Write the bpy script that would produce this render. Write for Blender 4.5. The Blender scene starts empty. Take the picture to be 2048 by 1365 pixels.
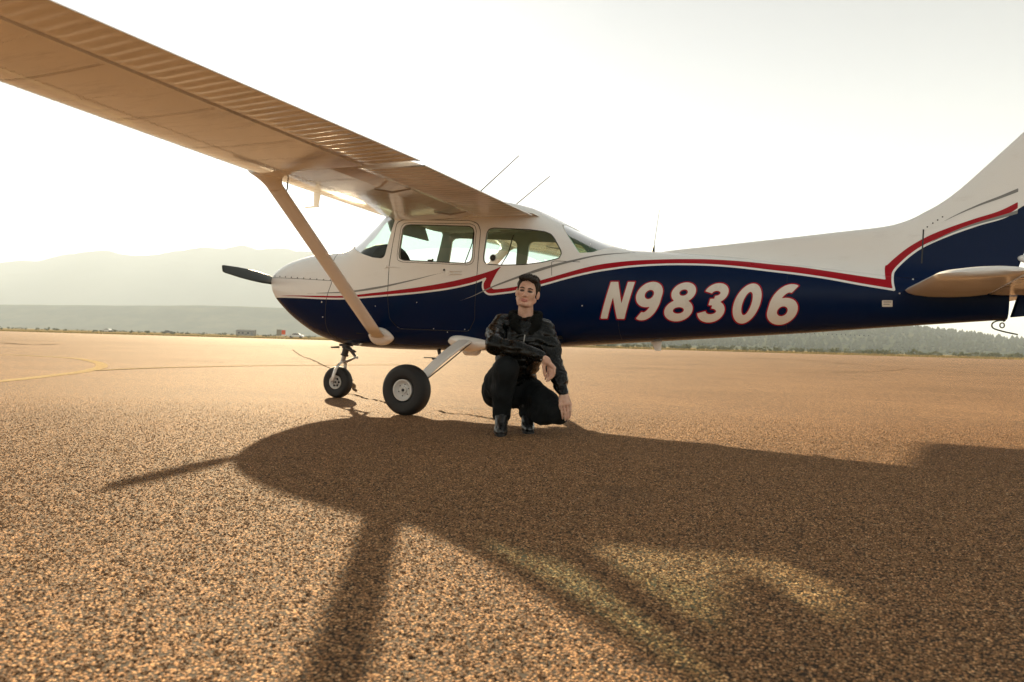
import bpy, bmesh, math, random
import numpy as np
from mathutils import Vector, Matrix, Euler
random.seed(7); RNG = np.random.default_rng(11)
R = math.radians
scene = bpy.context.scene
col = scene.collection

# ------------------------------------------------------------------ camera
CAM = Vector((5.2332, -7.5079, 0.6892))
YAW, PITCH, ROLL = 0.414899, 0.001049, 0.028256
fwd = Vector((-math.sin(YAW)*math.cos(PITCH), math.cos(YAW)*math.cos(PITCH), math.sin(PITCH)))
rgt = Vector((math.cos(YAW), math.sin(YAW), 0)); upv = rgt.cross(fwd)
r2 = rgt*math.cos(ROLL) + upv*math.sin(ROLL); u2 = upv*math.cos(ROLL) - rgt*math.sin(ROLL)
cd = bpy.data.cameras.new('camera'); cam = bpy.data.objects.new('camera', cd); col.objects.link(cam)
cam.matrix_world = Matrix(((r2.x, u2.x, -fwd.x, CAM.x), (r2.y, u2.y, -fwd.y, CAM.y),
                           (r2.z, u2.z, -fwd.z, CAM.z), (0, 0, 0, 1)))
cd.sensor_width = 36; cd.lens = 36*1593/2048
cd.clip_start = 0.05; cd.clip_end = 60000
cd.dof.use_dof = True; cd.dof.focus_distance = 6.2; cd.dof.aperture_fstop = 4.5
scene.camera = cam

# ------------------------------------------------------------------ sky, sun, exposure
SUN_TO = Vector((-2.32, 2.90, 1.0)).normalized()          # towards the sun
SUN_EL = math.asin(SUN_TO.z); SUN_AZ = math.atan2(SUN_TO.x, SUN_TO.y)
w = bpy.data.worlds.new('World'); scene.world = w; w.use_nodes = True
wn = w.node_tree.nodes; wl = w.node_tree.links
bg = wn['Background']; sky = wn.new('ShaderNodeTexSky'); sky.sky_type = 'NISHITA'
sky.sun_disc = False; sky.sun_elevation = SUN_EL; sky.sun_rotation = SUN_AZ
sky.altitude = 1500; sky.air_density = 0.35; sky.dust_density = 0.5; sky.ozone_density = 1.0
hsv = wn.new('ShaderNodeHueSaturation'); hsv.inputs['Saturation'].default_value = 0.14
# thin high cloud veil: slightly brighter wisps, real clouds far above the haze
tc = wn.new('ShaderNodeTexCoord'); mp = wn.new('ShaderNodeMapping'); mp.inputs['Scale'].default_value = (1.2, 1.2, 5.0)
nz = wn.new('ShaderNodeTexNoise'); nz.inputs['Scale'].default_value = 2.2; nz.inputs['Detail'].default_value = 6; nz.inputs['Roughness'].default_value = 0.55
rp = wn.new('ShaderNodeValToRGB'); rp.color_ramp.elements[0].position = 0.50; rp.color_ramp.elements[1].position = 0.78
rp.color_ramp.elements[0].color = (0, 0, 0, 1); rp.color_ramp.elements[1].color = (0.34, 0.32, 0.31, 1)
mxs = wn.new('ShaderNodeMix'); mxs.data_type = 'RGBA'; mxs.blend_type = 'MIX'
mul = wn.new('ShaderNodeMix'); mul.data_type = 'RGBA'; mul.blend_type = 'MULTIPLY'; mul.inputs['Factor'].default_value = 1.0
mul.inputs[7].default_value = (1.55, 1.50, 1.46, 1)
wl.new(tc.outputs['Generated'], mp.inputs['Vector']); wl.new(mp.outputs['Vector'], nz.inputs['Vector'])
wl.new(nz.outputs['Fac'], rp.inputs['Fac']); wl.new(sky.outputs['Color'], hsv.inputs['Color'])
wl.new(hsv.outputs['Color'], mul.inputs[6]); wl.new(rp.outputs['Color'], mxs.inputs['Factor'])
wl.new(hsv.outputs['Color'], mxs.inputs[6]); wl.new(mul.outputs[2], mxs.inputs[7])
wl.new(mxs.outputs[2], bg.inputs['Color']); bg.inputs['Strength'].default_value = 0.05

sd = bpy.data.lights.new('sun', 'SUN'); sd.energy = 5.0; sd.angle = R(0.6); sd.color = (1.0, 0.78, 0.48)
sun = bpy.data.objects.new('sun', sd); col.objects.link(sun)
sun.rotation_euler = (-SUN_TO).to_track_quat('-Z', 'Y').to_euler(); sun.location = (-30, 40, 30)

vs = scene.view_settings
vs.view_transform = 'Standard'; vs.look = 'None'; vs.gamma = 1.0; vs.use_curve_mapping = False; vs.exposure = 2.3
scene.render.engine = 'CYCLES'
cy = scene.cycles
cy.use_denoising = True; cy.max_bounces = 8; cy.diffuse_bounces = 4; cy.glossy_bounces = 4
cy.transmission_bounces = 6; cy.transparent_max_bounces = 12; cy.volume_bounces = 1
cy.caustics_reflective = False; cy.caustics_refractive = False; cy.sample_clamp_indirect = 6.0

# ------------------------------------------------------------------ helpers
def tag(o, label=None, cat=None, group=None, kind=None):
    for k, v in (('label', label), ('category', cat), ('group', group), ('kind', kind)):
        if v: o[k] = v
    return o

def empty(name, loc=(0, 0, 0), rz=0.0, parent=None):
    o = bpy.data.objects.new(name, None); col.objects.link(o)
    o.location = loc; o.rotation_euler = (0, 0, rz); o.empty_display_size = 0.1
    if parent: o.parent = parent
    return o

def mesh(name, V, F, mat=None, parent=None, smooth=True, mats=None, fmat=None):
    me = bpy.data.meshes.new(name)
    V = np.asarray(V, float).reshape(-1, 3)
    if isinstance(F, np.ndarray): F = F.tolist()
    me.from_pydata(V.tolist(), [], F); me.update()
    if smooth is True: me.polygons.foreach_set('use_smooth', [True]*len(me.polygons))
    elif smooth == 'auto':
        me.polygons.foreach_set('use_smooth', [True]*len(me.polygons))
        me.set_sharp_from_angle(angle=R(38))
    for m in (mats or ([mat] if mat else [])): me.materials.append(m)
    if fmat is not None: me.polygons.foreach_set('material_index', list(fmat))
    o = bpy.data.objects.new(name, me); col.objects.link(o)
    if parent: o.parent = parent
    return o

class MB:
    """collects shapes and links them as one mesh object"""
    def __init__(s): s.v = []; s.f = []
    def add(s, V, F):
        b = len(s.v); s.v += [tuple(map(float, q)) for q in V]; s.f += [tuple(int(i)+b for i in q) for q in F]; return s
    def box(s, c, d, rot=None):
        M = Euler(rot).to_matrix() if rot else Matrix.Identity(3)
        V = [Vector(c) + M @ Vector((x*d[0]/2, y*d[1]/2, z*d[2]/2)) for x in (-1, 1) for y in (-1, 1) for z in (-1, 1)]
        return s.add(V, [(0,1,3,2),(4,6,7,5),(0,4,5,1),(2,3,7,6),(0,2,6,4),(1,5,7,3)])
    def tube(s, P, r, n=10, cap=True, flat=None):
        P = [Vector(q) for q in P]; rr = r if hasattr(r, '__len__') else [r]*len(P)
        up = None; V = []; F = []
        for i, q in enumerate(P):
            t = (P[min(i+1, len(P)-1)] - P[max(i-1, 0)]).normalized()
            if up is None:
                up = Vector((0, 0, 1)) if abs(t.z) < .9 else Vector((1, 0, 0))
            a = t.cross(up).normalized(); b = a.cross(t).normalized(); up = b
            for k in range(n):
                an = 2*math.pi*k/n
                V.append(q + a*math.cos(an)*rr[i] + b*math.sin(an)*rr[i]*(flat or 1))
        for i in range(len(P)-1):
            for k in range(n):
                F.append((i*n+k, i*n+(k+1) % n, (i+1)*n+(k+1) % n, (i+1)*n+k))
        if cap: F.append(tuple(range(n-1, -1, -1))); F.append(tuple((len(P)-1)*n+k for k in range(n)))
        return s.add(V, F)
    def lathe(s, prof, c=(0, 0, 0), axis='Y', n=40, closed=False):
        V = []; F = []
        for (a, r) in prof:                       # a along the axis, r radius
            for k in range(n):
                an = 2*math.pi*k/n; u, v = r*math.cos(an), r*math.sin(an)
                q = {'Y': (u, a, v), 'X': (a, u, v), 'Z': (u, v, a)}[axis]
                V.append((q[0]+c[0], q[1]+c[1], q[2]+c[2]))
        m = len(prof)
        for i in range(m if closed else m-1):
            for k in range(n):
                F.append((i*n+k, i*n+(k+1) % n, ((i+1) % m)*n+(k+1) % n, ((i+1) % m)*n+k))
        return s.add(V, F)
    def loft(s, rings, closed=True, cap=True):
        n = len(rings[0]); V = [q for r in rings for q in r]; F = []
        for i in range(len(rings)-1):
            for k in range(n if closed else n-1):
                F.append((i*n+k, i*n+(k+1) % n, (i+1)*n+(k+1) % n, (i+1)*n+k))
        if cap and closed: F.append(tuple(range(n-1, -1, -1))); F.append(tuple((len(rings)-1)*n+k for k in range(n)))
        return s.add(V, F)
    def sphere(s, c, r, n=12, m=8):
        rr = r if hasattr(r, '__len__') else (r, r, r)
        V = []; F = []
        for i in range(m+1):
            th = math.pi*i/m
            for k in range(n):
                an = 2*math.pi*k/n
                V.append((c[0]+rr[0]*math.sin(th)*math.cos(an), c[1]+rr[1]*math.sin(th)*math.sin(an), c[2]+rr[2]*math.cos(th)))
        for i in range(m):
            for k in range(n):
                F.append((i*n+k, (i+1)*n+k, (i+1)*n+(k+1) % n, i*n+(k+1) % n))
        return s.add(V, F)
    def build(s, name, mat, parent=None, smooth='auto', mirror=False):
        V = np.array(s.v, float); F = s.f
        if mirror: V = V*np.array([1, -1, 1]); F = [f[::-1] for f in F]
        o = mesh(name, V, F, mat, parent, smooth)
        bm = bmesh.new(); bm.from_mesh(o.data)
        bmesh.ops.remove_doubles(bm, verts=bm.verts, dist=1e-6); bmesh.ops.recalc_face_normals(bm, faces=bm.faces)
        bm.to_mesh(o.data); bm.free()
        if smooth == 'auto': o.data.set_sharp_from_angle(angle=R(38))
        return o

def catmull(P, n=12):
    P = np.asarray(P, float); out = []
    Q = np.vstack([2*P[0]-P[1], P, 2*P[-1]-P[-2]])
    for i in range(1, len(Q)-2):
        a, b, c, d = Q[i-1:i+3]
        for t in np.linspace(0, 1, n, endpoint=False):
            out.append(.5*((2*b)+(-a+c)*t+(2*a-5*b+4*c-d)*t*t+(-a+3*b-3*c+d)*t**3))
    out.append(P[-1]); return np.array(out)

# ------------------------------------------------------------------ materials
def new_mat(name):
    m = bpy.data.materials.new(name); m.use_nodes = True
    nt = m.node_tree; return m, nt, nt.nodes, nt.links, nt.nodes['Principled BSDF']

def paint(name, c, rough=0.25, metal=0.0, bump=0.0, bscale=6.0, var=0.06, coat=0.0, grime=0.0, spec=0.5):
    """solid colour with slight uneven tone, micro relief and worn gloss"""
    m, nt, N, L, b = new_mat(name)
    t = N.new('ShaderNodeTexCoord'); n1 = N.new('ShaderNodeTexNoise')
    n1.inputs['Scale'].default_value = bscale; n1.inputs['Detail'].default_value = 6
    L.new(t.outputs['Object'], n1.inputs['Vector'])
    r = N.new('ShaderNodeMapRange'); r.inputs[1].default_value = .3; r.inputs[2].default_value = .7
    r.inputs[3].default_value = 1-var; r.inputs[4].default_value = 1+var
    L.new(n1.outputs['Fac'], r.inputs[0])
    mx = N.new('ShaderNodeMix'); mx.data_type = 'RGBA'; mx.blend_type = 'MULTIPLY'; mx.inputs['Factor'].default_value = 1
    mx.inputs[6].default_value = (*c, 1); L.new(r.outputs[0], mx.inputs[7]); out = mx.outputs[2]
    if grime:
        n2 = N.new('ShaderNodeTexNoise'); n2.inputs['Scale'].default_value = 3.0; n2.inputs['Detail'].default_value = 9; n2.inputs['Roughness'].default_value = .7
        mp2 = N.new('ShaderNodeMapping'); mp2.inputs['Scale'].default_value = (.5, 3, 3)
        L.new(t.outputs['Object'], mp2.inputs['Vector']); L.new(mp2.outputs['Vector'], n2.inputs['Vector'])
        r3 = N.new('ShaderNodeMapRange'); r3.inputs[1].default_value = .52; r3.inputs[2].default_value = .75; r3.inputs[4].default_value = grime
        L.new(n2.outputs['Fac'], r3.inputs[0])
        m2 = N.new('ShaderNodeMix'); m2.data_type = 'RGBA'; m2.inputs[7].default_value = (.16, .13, .10, 1)
        L.new(r3.outputs[0], m2.inputs['Factor']); L.new(out, m2.inputs[6]); out = m2.outputs[2]
    L.new(out, b.inputs['Base Color'])
    r2_ = N.new('ShaderNodeMapRange'); r2_.inputs[3].default_value = rough*.75; r2_.inputs[4].default_value = min(rough*1.3, 1)
    L.new(n1.outputs['Fac'], r2_.inputs[0]); L.new(r2_.outputs[0], b.inputs['Roughness'])
    b.inputs['Metallic'].default_value = metal; b.inputs['Coat Weight'].default_value = coat; b.inputs['Coat Roughness'].default_value = .06
    b.inputs['Specular IOR Level'].default_value = spec
    if bump:
        bp = N.new('ShaderNodeBump'); bp.inputs['Strength'].default_value = bump; bp.inputs['Distance'].default_value = .01
        L.new(n1.outputs['Fac'], bp.inputs['Height']); L.new(bp.outputs['Normal'], b.inputs['Normal'])
    return m

WHITE = (.84, .83, .80); BLUE = (.0015, .0105, .046); RED = (.50, .008, .018); GREY = (.20, .20, .19)
M = dict(
 white=paint('white aircraft paint', WHITE, .22, bump=.10, bscale=2.2, var=.025, coat=.3, grime=.10),
 wingw=paint('white wing skin', WHITE, .12, bump=.30, bscale=1.3, var=.05, coat=.5, grime=.42),
 blue=paint('dark blue paint', BLUE, .20, bump=.10, bscale=2.2, var=.05, coat=.3),
 red=paint('red paint', (.36, .004, .012), .3, var=.04, spec=.15),
 grey=paint('grey pinstripe', GREY, .3),
 letter=paint('cream lettering', (.74, .70, .63), .28, var=.03),
 tyre=paint('tyre rubber', (.012, .012, .012), .62, bump=.15, bscale=60, var=.2),
 rim=paint('painted wheel', (.66, .65, .62), .35, bump=.1, bscale=12, grime=.55),
 steel=paint('bare steel', (.34, .33, .32), .35, metal=.9, grime=.5),
 dark=paint('dark metal', (.03, .03, .03), .45, grime=.2),
 black=paint('black rod', (.008, .008, .008), .4),
 seam=paint('panel gap', (.02, .018, .016), .7),
 propb=paint('propeller black', (.012, .017, .016), .38, bump=.1, bscale=20, var=.2),
 cloth=paint('grey green seat cloth', (.10, .19, .15), .85, bump=.2, bscale=80, var=.15),
 liner=paint('cabin liner', (.42, .42, .36), .8, var=.08),
 panel=paint('instrument panel', (.012, .012, .012), .7, spec=.2),
 dial=paint('dial bezel', (.35, .35, .33), .4),
 rivet=paint('rivet head', (.40, .37, .33), .4),
 lap=paint('skin lap joint', (.42, .37, .31), .5),
 cove=paint('bare shaded flap well', (.22, .16, .12), .35, metal=.2, grime=.5),  # unpainted metal, darkened to carry the shade of the flap gap
 seal=paint('window seal', (.02, .025, .022), .5),
)
def glass_mat(name, tint, refl=.9):
    m, nt, N, L, b = new_mat(name); N.remove(b)
    tr = N.new('ShaderNodeBsdfTransparent'); tr.inputs['Color'].default_value = (*tint, 1)
    gl = N.new('ShaderNodeBsdfGlossy'); gl.inputs['Roughness'].default_value = .02; gl.inputs['Color'].default_value = (refl,)*3+(1,)
    fr = N.new('ShaderNodeFresnel'); fr.inputs['IOR'].default_value = 1.28
    mx = N.new('ShaderNodeMixShader'); L.new(fr.outputs[0], mx.inputs[0]); L.new(tr.outputs[0], mx.inputs[1]); L.new(gl.outputs[0], mx.inputs[2])
    L.new(mx.outputs[0], N['Material Output'].inputs['Surface']); return m
M['glass'] = glass_mat('cabin window', (.74, .86, .80))
M['tint'] = glass_mat('green tinted window', (.55, .86, .74))

# body paint: white above, dark blue below the signed-distance line stored on the mesh
def body_mat():
    m, nt, N, L, b = new_mat('fuselage paint')
    at = N.new('ShaderNodeAttribute'); at.attribute_name = 'blue_line'
    lt = N.new('ShaderNodeMath'); lt.operation = 'LESS_THAN'; lt.inputs[1].default_value = 0
    L.new(at.outputs['Fac'], lt.inputs[0])
    t = N.new('ShaderNodeTexCoord'); n1 = N.new('ShaderNodeTexNoise'); n1.inputs['Scale'].default_value = 2.4; n1.inputs['Detail'].default_value = 5
    L.new(t.outputs['Object'], n1.inputs['Vector'])
    n2 = N.new('ShaderNodeTexNoise'); n2.inputs['Scale'].default_value = 9; n2.inputs['Detail'].default_value = 9; n2.inputs['Roughness'].default_value = .75
    mp2 = N.new('ShaderNodeMapping'); mp2.inputs['Scale'].default_value = (.35, 1, 1.2); L.new(t.outputs['Object'], mp2.inputs['Vector']); L.new(mp2.outputs[0], n2.inputs['Vector'])
    r3 = N.new('ShaderNodeMapRange'); r3.inputs[1].default_value = .55; r3.inputs[2].default_value = .8; r3.inputs[4].default_value = .22
    L.new(n2.outputs['Fac'], r3.inputs[0])
    w1 = N.new('ShaderNodeMix'); w1.data_type = 'RGBA'; w1.inputs[6].default_value = (*WHITE, 1); w1.inputs[7].default_value = (.42, .36, .29, 1); L.new(r3.outputs[0], w1.inputs['Factor'])
    b1 = N.new('ShaderNodeMix'); b1.data_type = 'RGBA'; b1.inputs[6].default_value = (*BLUE, 1); b1.inputs[7].default_value = (.012, .014, .022, 1); L.new(r3.outputs[0], b1.inputs['Factor'])
    mx = N.new('ShaderNodeMix'); mx.data_type = 'RGBA'; L.new(lt.outputs[0], mx.inputs['Factor']); L.new(w1.outputs[2], mx.inputs[6]); L.new(b1.outputs[2], mx.inputs[7])
    L.new(mx.outputs[2], b.inputs['Base Color'])
    rr = N.new('ShaderNodeMapRange'); rr.inputs[3].default_value = .14; rr.inputs[4].default_value = .32; L.new(n2.outputs['Fac'], rr.inputs[0]); L.new(rr.outputs[0], b.inputs['Roughness'])
    sp = N.new('ShaderNodeMapRange'); sp.inputs[3].default_value = .5; sp.inputs[4].default_value = .10; L.new(lt.outputs[0], sp.inputs[0]); L.new(sp.outputs[0], b.inputs['Specular IOR Level'])
    bp = N.new('ShaderNodeBump'); bp.inputs['Strength'].default_value = .35; bp.inputs['Distance'].default_value = .02
    L.new(n1.outputs['Fac'], bp.inputs['Height']); L.new(bp.outputs['Normal'], b.inputs['Normal'])
    return m
M['body'] = body_mat()
# ------------------------------------------------------------------ ground, apron, hills
FH = Vector((-math.sin(YAW), math.cos(YAW), 0)); RH = Vector((math.cos(YAW), math.sin(YAW), 0))
C0 = Vector((CAM.x, CAM.y, 0))
def G(lat, dep, z=0.0): return C0+RH*lat+FH*dep+Vector((0, 0, z))
def hor(x): return 655.0+58.0*x/2048

def tarmac_mat():
    m, nt, N, L, b = new_mat('chip seal tarmac')
    t = N.new('ShaderNodeTexCoord')
    def noise(sc, det=4, rough=.55, vec=None):
        n = N.new('ShaderNodeTexNoise'); n.inputs['Scale'].default_value = sc; n.inputs['Detail'].default_value = det; n.inputs['Roughness'].default_value = rough
        L.new(vec or t.outputs['Object'], n.inputs['Vector']); return n.outputs['Fac']
    def ramp(v, st):
        r = N.new('ShaderNodeValToRGB'); e = r.color_ramp.elements
        while len(e) < len(st): e.new(.5)
        for k, (p, c) in enumerate(st): e[k].position = p; e[k].color = (*c, 1)
        L.new(v, r.inputs['Fac']); return r.outputs['Color']
    def mix(f, a, bb, bt='MIX', fac=None):
        x = N.new('ShaderNodeMix'); x.data_type = 'RGBA'; x.blend_type = bt
        if f is None: x.inputs['Factor'].default_value = fac
        else: L.new(f, x.inputs['Factor'])
        for s, v in ((6, a), (7, bb)):
            if isinstance(v, tuple): x.inputs[s].default_value = (*v, 1)
            else: L.new(v, x.inputs[s])
        return x.outputs[2]
    vo = N.new('ShaderNodeTexVoronoi'); vo.feature = 'F1'; vo.inputs['Scale'].default_value = 125; L.new(t.outputs['Object'], vo.inputs['Vector'])
    sep = N.new('ShaderNodeSeparateColor'); L.new(vo.outputs['Color'], sep.inputs[0])
    stone = ramp(sep.outputs[0], [(0, (0.227, 0.112, 0.052)), (.25, (0.437, 0.217, 0.092)), (.55, (0.648, 0.329, 0.141)), (.82, (0.823, 0.441, 0.198)), (1, (1.159, 0.703, 0.343))])
    binder = (.055, .038, .026)
    edge = N.new('ShaderNodeMapRange'); edge.inputs[1].default_value = .30; edge.inputs[2].default_value = .62; L.new(vo.outputs['Distance'], edge.inputs[0])
    c = mix(edge.outputs[0], stone, binder)
    big = noise(.35, 5, .6); tone = N.new('ShaderNodeMapRange'); tone.inputs[1].default_value = .3; tone.inputs[2].default_value = .7; tone.inputs[3].default_value = .82; tone.inputs[4].default_value = 1.14
    L.new(big, tone.inputs[0]); c = mix(None, c, tone.outputs[0], 'MULTIPLY', 1.0)
    # long faint wheel and drag marks
    mp = N.new('ShaderNodeMapping'); mp.inputs['Rotation'].default_value = (0, 0, .55); mp.inputs['Scale'].default_value = (.05, 1.1, 1); L.new(t.outputs['Object'], mp.inputs['Vector'])
    st = noise(1.6, 6, .7, mp.outputs[0]); sm = N.new('ShaderNodeMapRange'); sm.inputs[1].default_value = .56; sm.inputs[2].default_value = .72; sm.inputs[4].default_value = .35; L.new(st, sm.inputs[0])
    c = mix(sm.outputs[0], c, (.11, .075, .05))
    spk = noise(16, 5, .75); sk2 = N.new('ShaderNodeMapRange'); sk2.inputs[1].default_value = .35; sk2.inputs[2].default_value = .68; sk2.inputs[3].default_value = .72; sk2.inputs[4].default_value = 1.22
    L.new(spk, sk2.inputs[0]); c = mix(None, c, sk2.outputs[0], 'MULTIPLY', 1.0)
    oil = noise(.9, 3, .5); o2 = N.new('ShaderNodeMapRange'); o2.inputs[1].default_value = .66; o2.inputs[2].default_value = .74; o2.inputs[4].default_value = .4; L.new(oil, o2.inputs[0]); c = mix(o2.outputs[0], c, (.10, .068, .045))
    L.new(c, b.inputs['Base Color'])
    b.inputs['Roughness'].default_value = .9; b.inputs['Specular IOR Level'].default_value = .12
    # relief: rounded stones standing proud of the binder
    hm = N.new('ShaderNodeMapRange'); hm.inputs[1].default_value = .0; hm.inputs[2].default_value = .7; hm.inputs[3].default_value = 1; hm.inputs[4].default_value = 0; L.new(vo.outputs['Distance'], hm.inputs[0])
    rnd = N.new('ShaderNodeMath'); rnd.operation = 'MULTIPLY_ADD'; L.new(sep.outputs[1], rnd.inputs[0]); rnd.inputs[1].default_value = .6; L.new(hm.outputs[0], rnd.inputs[2])
    bp = N.new('ShaderNodeBump'); bp.inputs['Strength'].default_value = .75; bp.inputs['Distance'].default_value = .006; L.new(rnd.outputs[0], bp.inputs['Height'])
    L.new(bp.outputs['Normal'], b.inputs['Normal']); return m

def field_mat(name, stops, sc=.05, bump=0.0):
    m, nt, N, L, b = new_mat(name); t = N.new('ShaderNodeTexCoord'); n = N.new('ShaderNodeTexNoise'); n.inputs['Scale'].default_value = sc; n.inputs['Detail'].default_value = 10; n.inputs['Roughness'].default_value = .65
    L.new(t.outputs['Object'], n.inputs['Vector']); r = N.new('ShaderNodeValToRGB'); e = r.color_ramp.elements
    while len(e) < len(stops): e.new(.5)
    for k, (p, c) in enumerate(stops): e[k].position = p; e[k].color = (*c, 1)
    L.new(n.outputs['Fac'], r.inputs['Fac']); L.new(r.outputs['Color'], b.inputs['Base Color']); b.inputs['Roughness'].default_value = 1.0; b.inputs['Specular IOR Level'].default_value = .0
    return m
M['tarmac'] = tarmac_mat()
M['field'] = field_mat('dry grass field', [(.3, (.20, .15, .06)), (.5, (.28, .21, .09)), (.7, (.17, .15, .07))])
M['forest'] = field_mat('forested slope', [(.32, (.02, .035, .016)), (.5, (.055, .07, .035)), (.66, (.12, .125, .06))], .012)
M['rock'] = field_mat('mountain slope', [(.3, (.05, .06, .045)), (.5, (.08, .085, .06)), (.7, (.13, .12, .09))], .0015)
M['leaf'] = field_mat('conifer leaves', [(.3, (.03, .045, .022)), (.6, (.055, .07, .035))], .6)
M['sage'] = field_mat('sage leaves', [(.3, (.10, .12, .07)), (.6, (.17, .18, .11))], .8)
M['straw'] = field_mat('straw coloured grass', [(.3, (.30, .22, .08)), (.6, (.42, .32, .13))], .9)
M['tar'] = paint('crack tar', (.045, .030, .020), .95, var=.2, bscale=30, spec=0.0)
M['line'] = paint('faded road paint', (.55, .42, .25), .9, var=.3, bscale=25, grime=.35, spec=0.0)

s = 16000
tag(mesh('ground', [(-s, -s, -.05), (s, -s, -.05), (s, s, -.05), (-s, s, -.05)], [(0, 1, 2, 3)], M['field'], smooth=False), kind='structure')
EDGE = 150.0
ap = [G(-420, -120), G(420, -120), G(420, EDGE+12), G(-420, EDGE-10)]
tag(mesh('apron', [tuple(q) for q in ap], [(0, 1, 2, 3)], M['tarmac'], smooth=False), kind='structure')

def ground_ribbon(name, L, wd, z, mat, n=6, jit=0.0):
    P = catmull(L, n) if len(L) > 2 else np.asarray(L, float); T = np.gradient(P, axis=0); T /= np.maximum(np.linalg.norm(T, axis=1, keepdims=True), 1e-9)
    Nn = np.stack([-T[:, 1], T[:, 0]], 1); k = len(P); w1 = np.full(k, wd/2)
    off = np.zeros((k, 2))
    if jit: off = Nn*RNG.normal(0, jit, (k, 1)); w1 = w1*RNG.uniform(.45, 1.3, k); w1[0] = w1[-1] = .001
    A = P+off+Nn*w1[:, None]; B = P+off-Nn*w1[:, None]
    V = [(*a, z) for a in A]+[(*b_, z) for b_ in B]; F = [(i, k+i, k+i+1, i+1) for i in range(k-1)]
    o = mesh(name, V, F, mat, smooth=False); tag(o, kind='structure'); return o
ground_ribbon('taxi_line', [(-4.59,-1.35),(-4.85,-.81),(-5.25,-.13),(-5.75,.61),(-6.34,1.47),(-7.11,2.36),(-7.91,3.14),(-9.09,4.06),(-10.56,4.99),(-11.88,5.63),(-13.09,5.87),(-14.03,5.89),(-14.63,5.65),(-15.46,5.19)], .21, .004, M['line'])
ground_ribbon('taxi_line', [(-6.69,2.05),(-6.93,2.94),(-7.08,3.87),(-7.06,4.74),(-7.04,5.70),(-6.7,7.6),(-5.9,10.5)], .14, .008, M['line'])
for L_, wd in (([(-20.24,23.77),(-13.05,15.36),(-10.91,12.99),(-9.18,11.11),(-7.28,8.93),(-5.78,7.23),(-3.4,4.6),(-.6,.9)], .05),
               ([(-.52,.55),(-.28,.44),(.06,.12),(.43,-.12),(.99,-.63),(1.31,-.86)], .034), ([(1.47,-.71),(1.71,-.91),(1.9,-.9),(2.3,-1.15)], .03),
               ([(-2.27,14.05),(-.78,15.6),(1.37,17.59),(4.04,18.98),(6.2,25.83),(7.2,33)], .07), ([(-2.94,57.97),(2.85,44.98),(6.78,32.02),(10.49,25.67),(15,20)], .12),
               ([(-13.1,54.9),(-8.4,44.8)], .25), ([(-30.1,15.9),(-26.5,14.8),(-28.1,17.3)], .3), ([(-11.6,6.2),(-10.6,7.15),(-8.6,7.07)], .04),
               ([(-34,34),(-18,40),(2,52),(24,66)], .25), ([(-46,18),(-33,24),(-20,31)], .2)):
    ground_ribbon('pavement_crack', L_, wd, .005, M['tar'], 14, .012)

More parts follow.
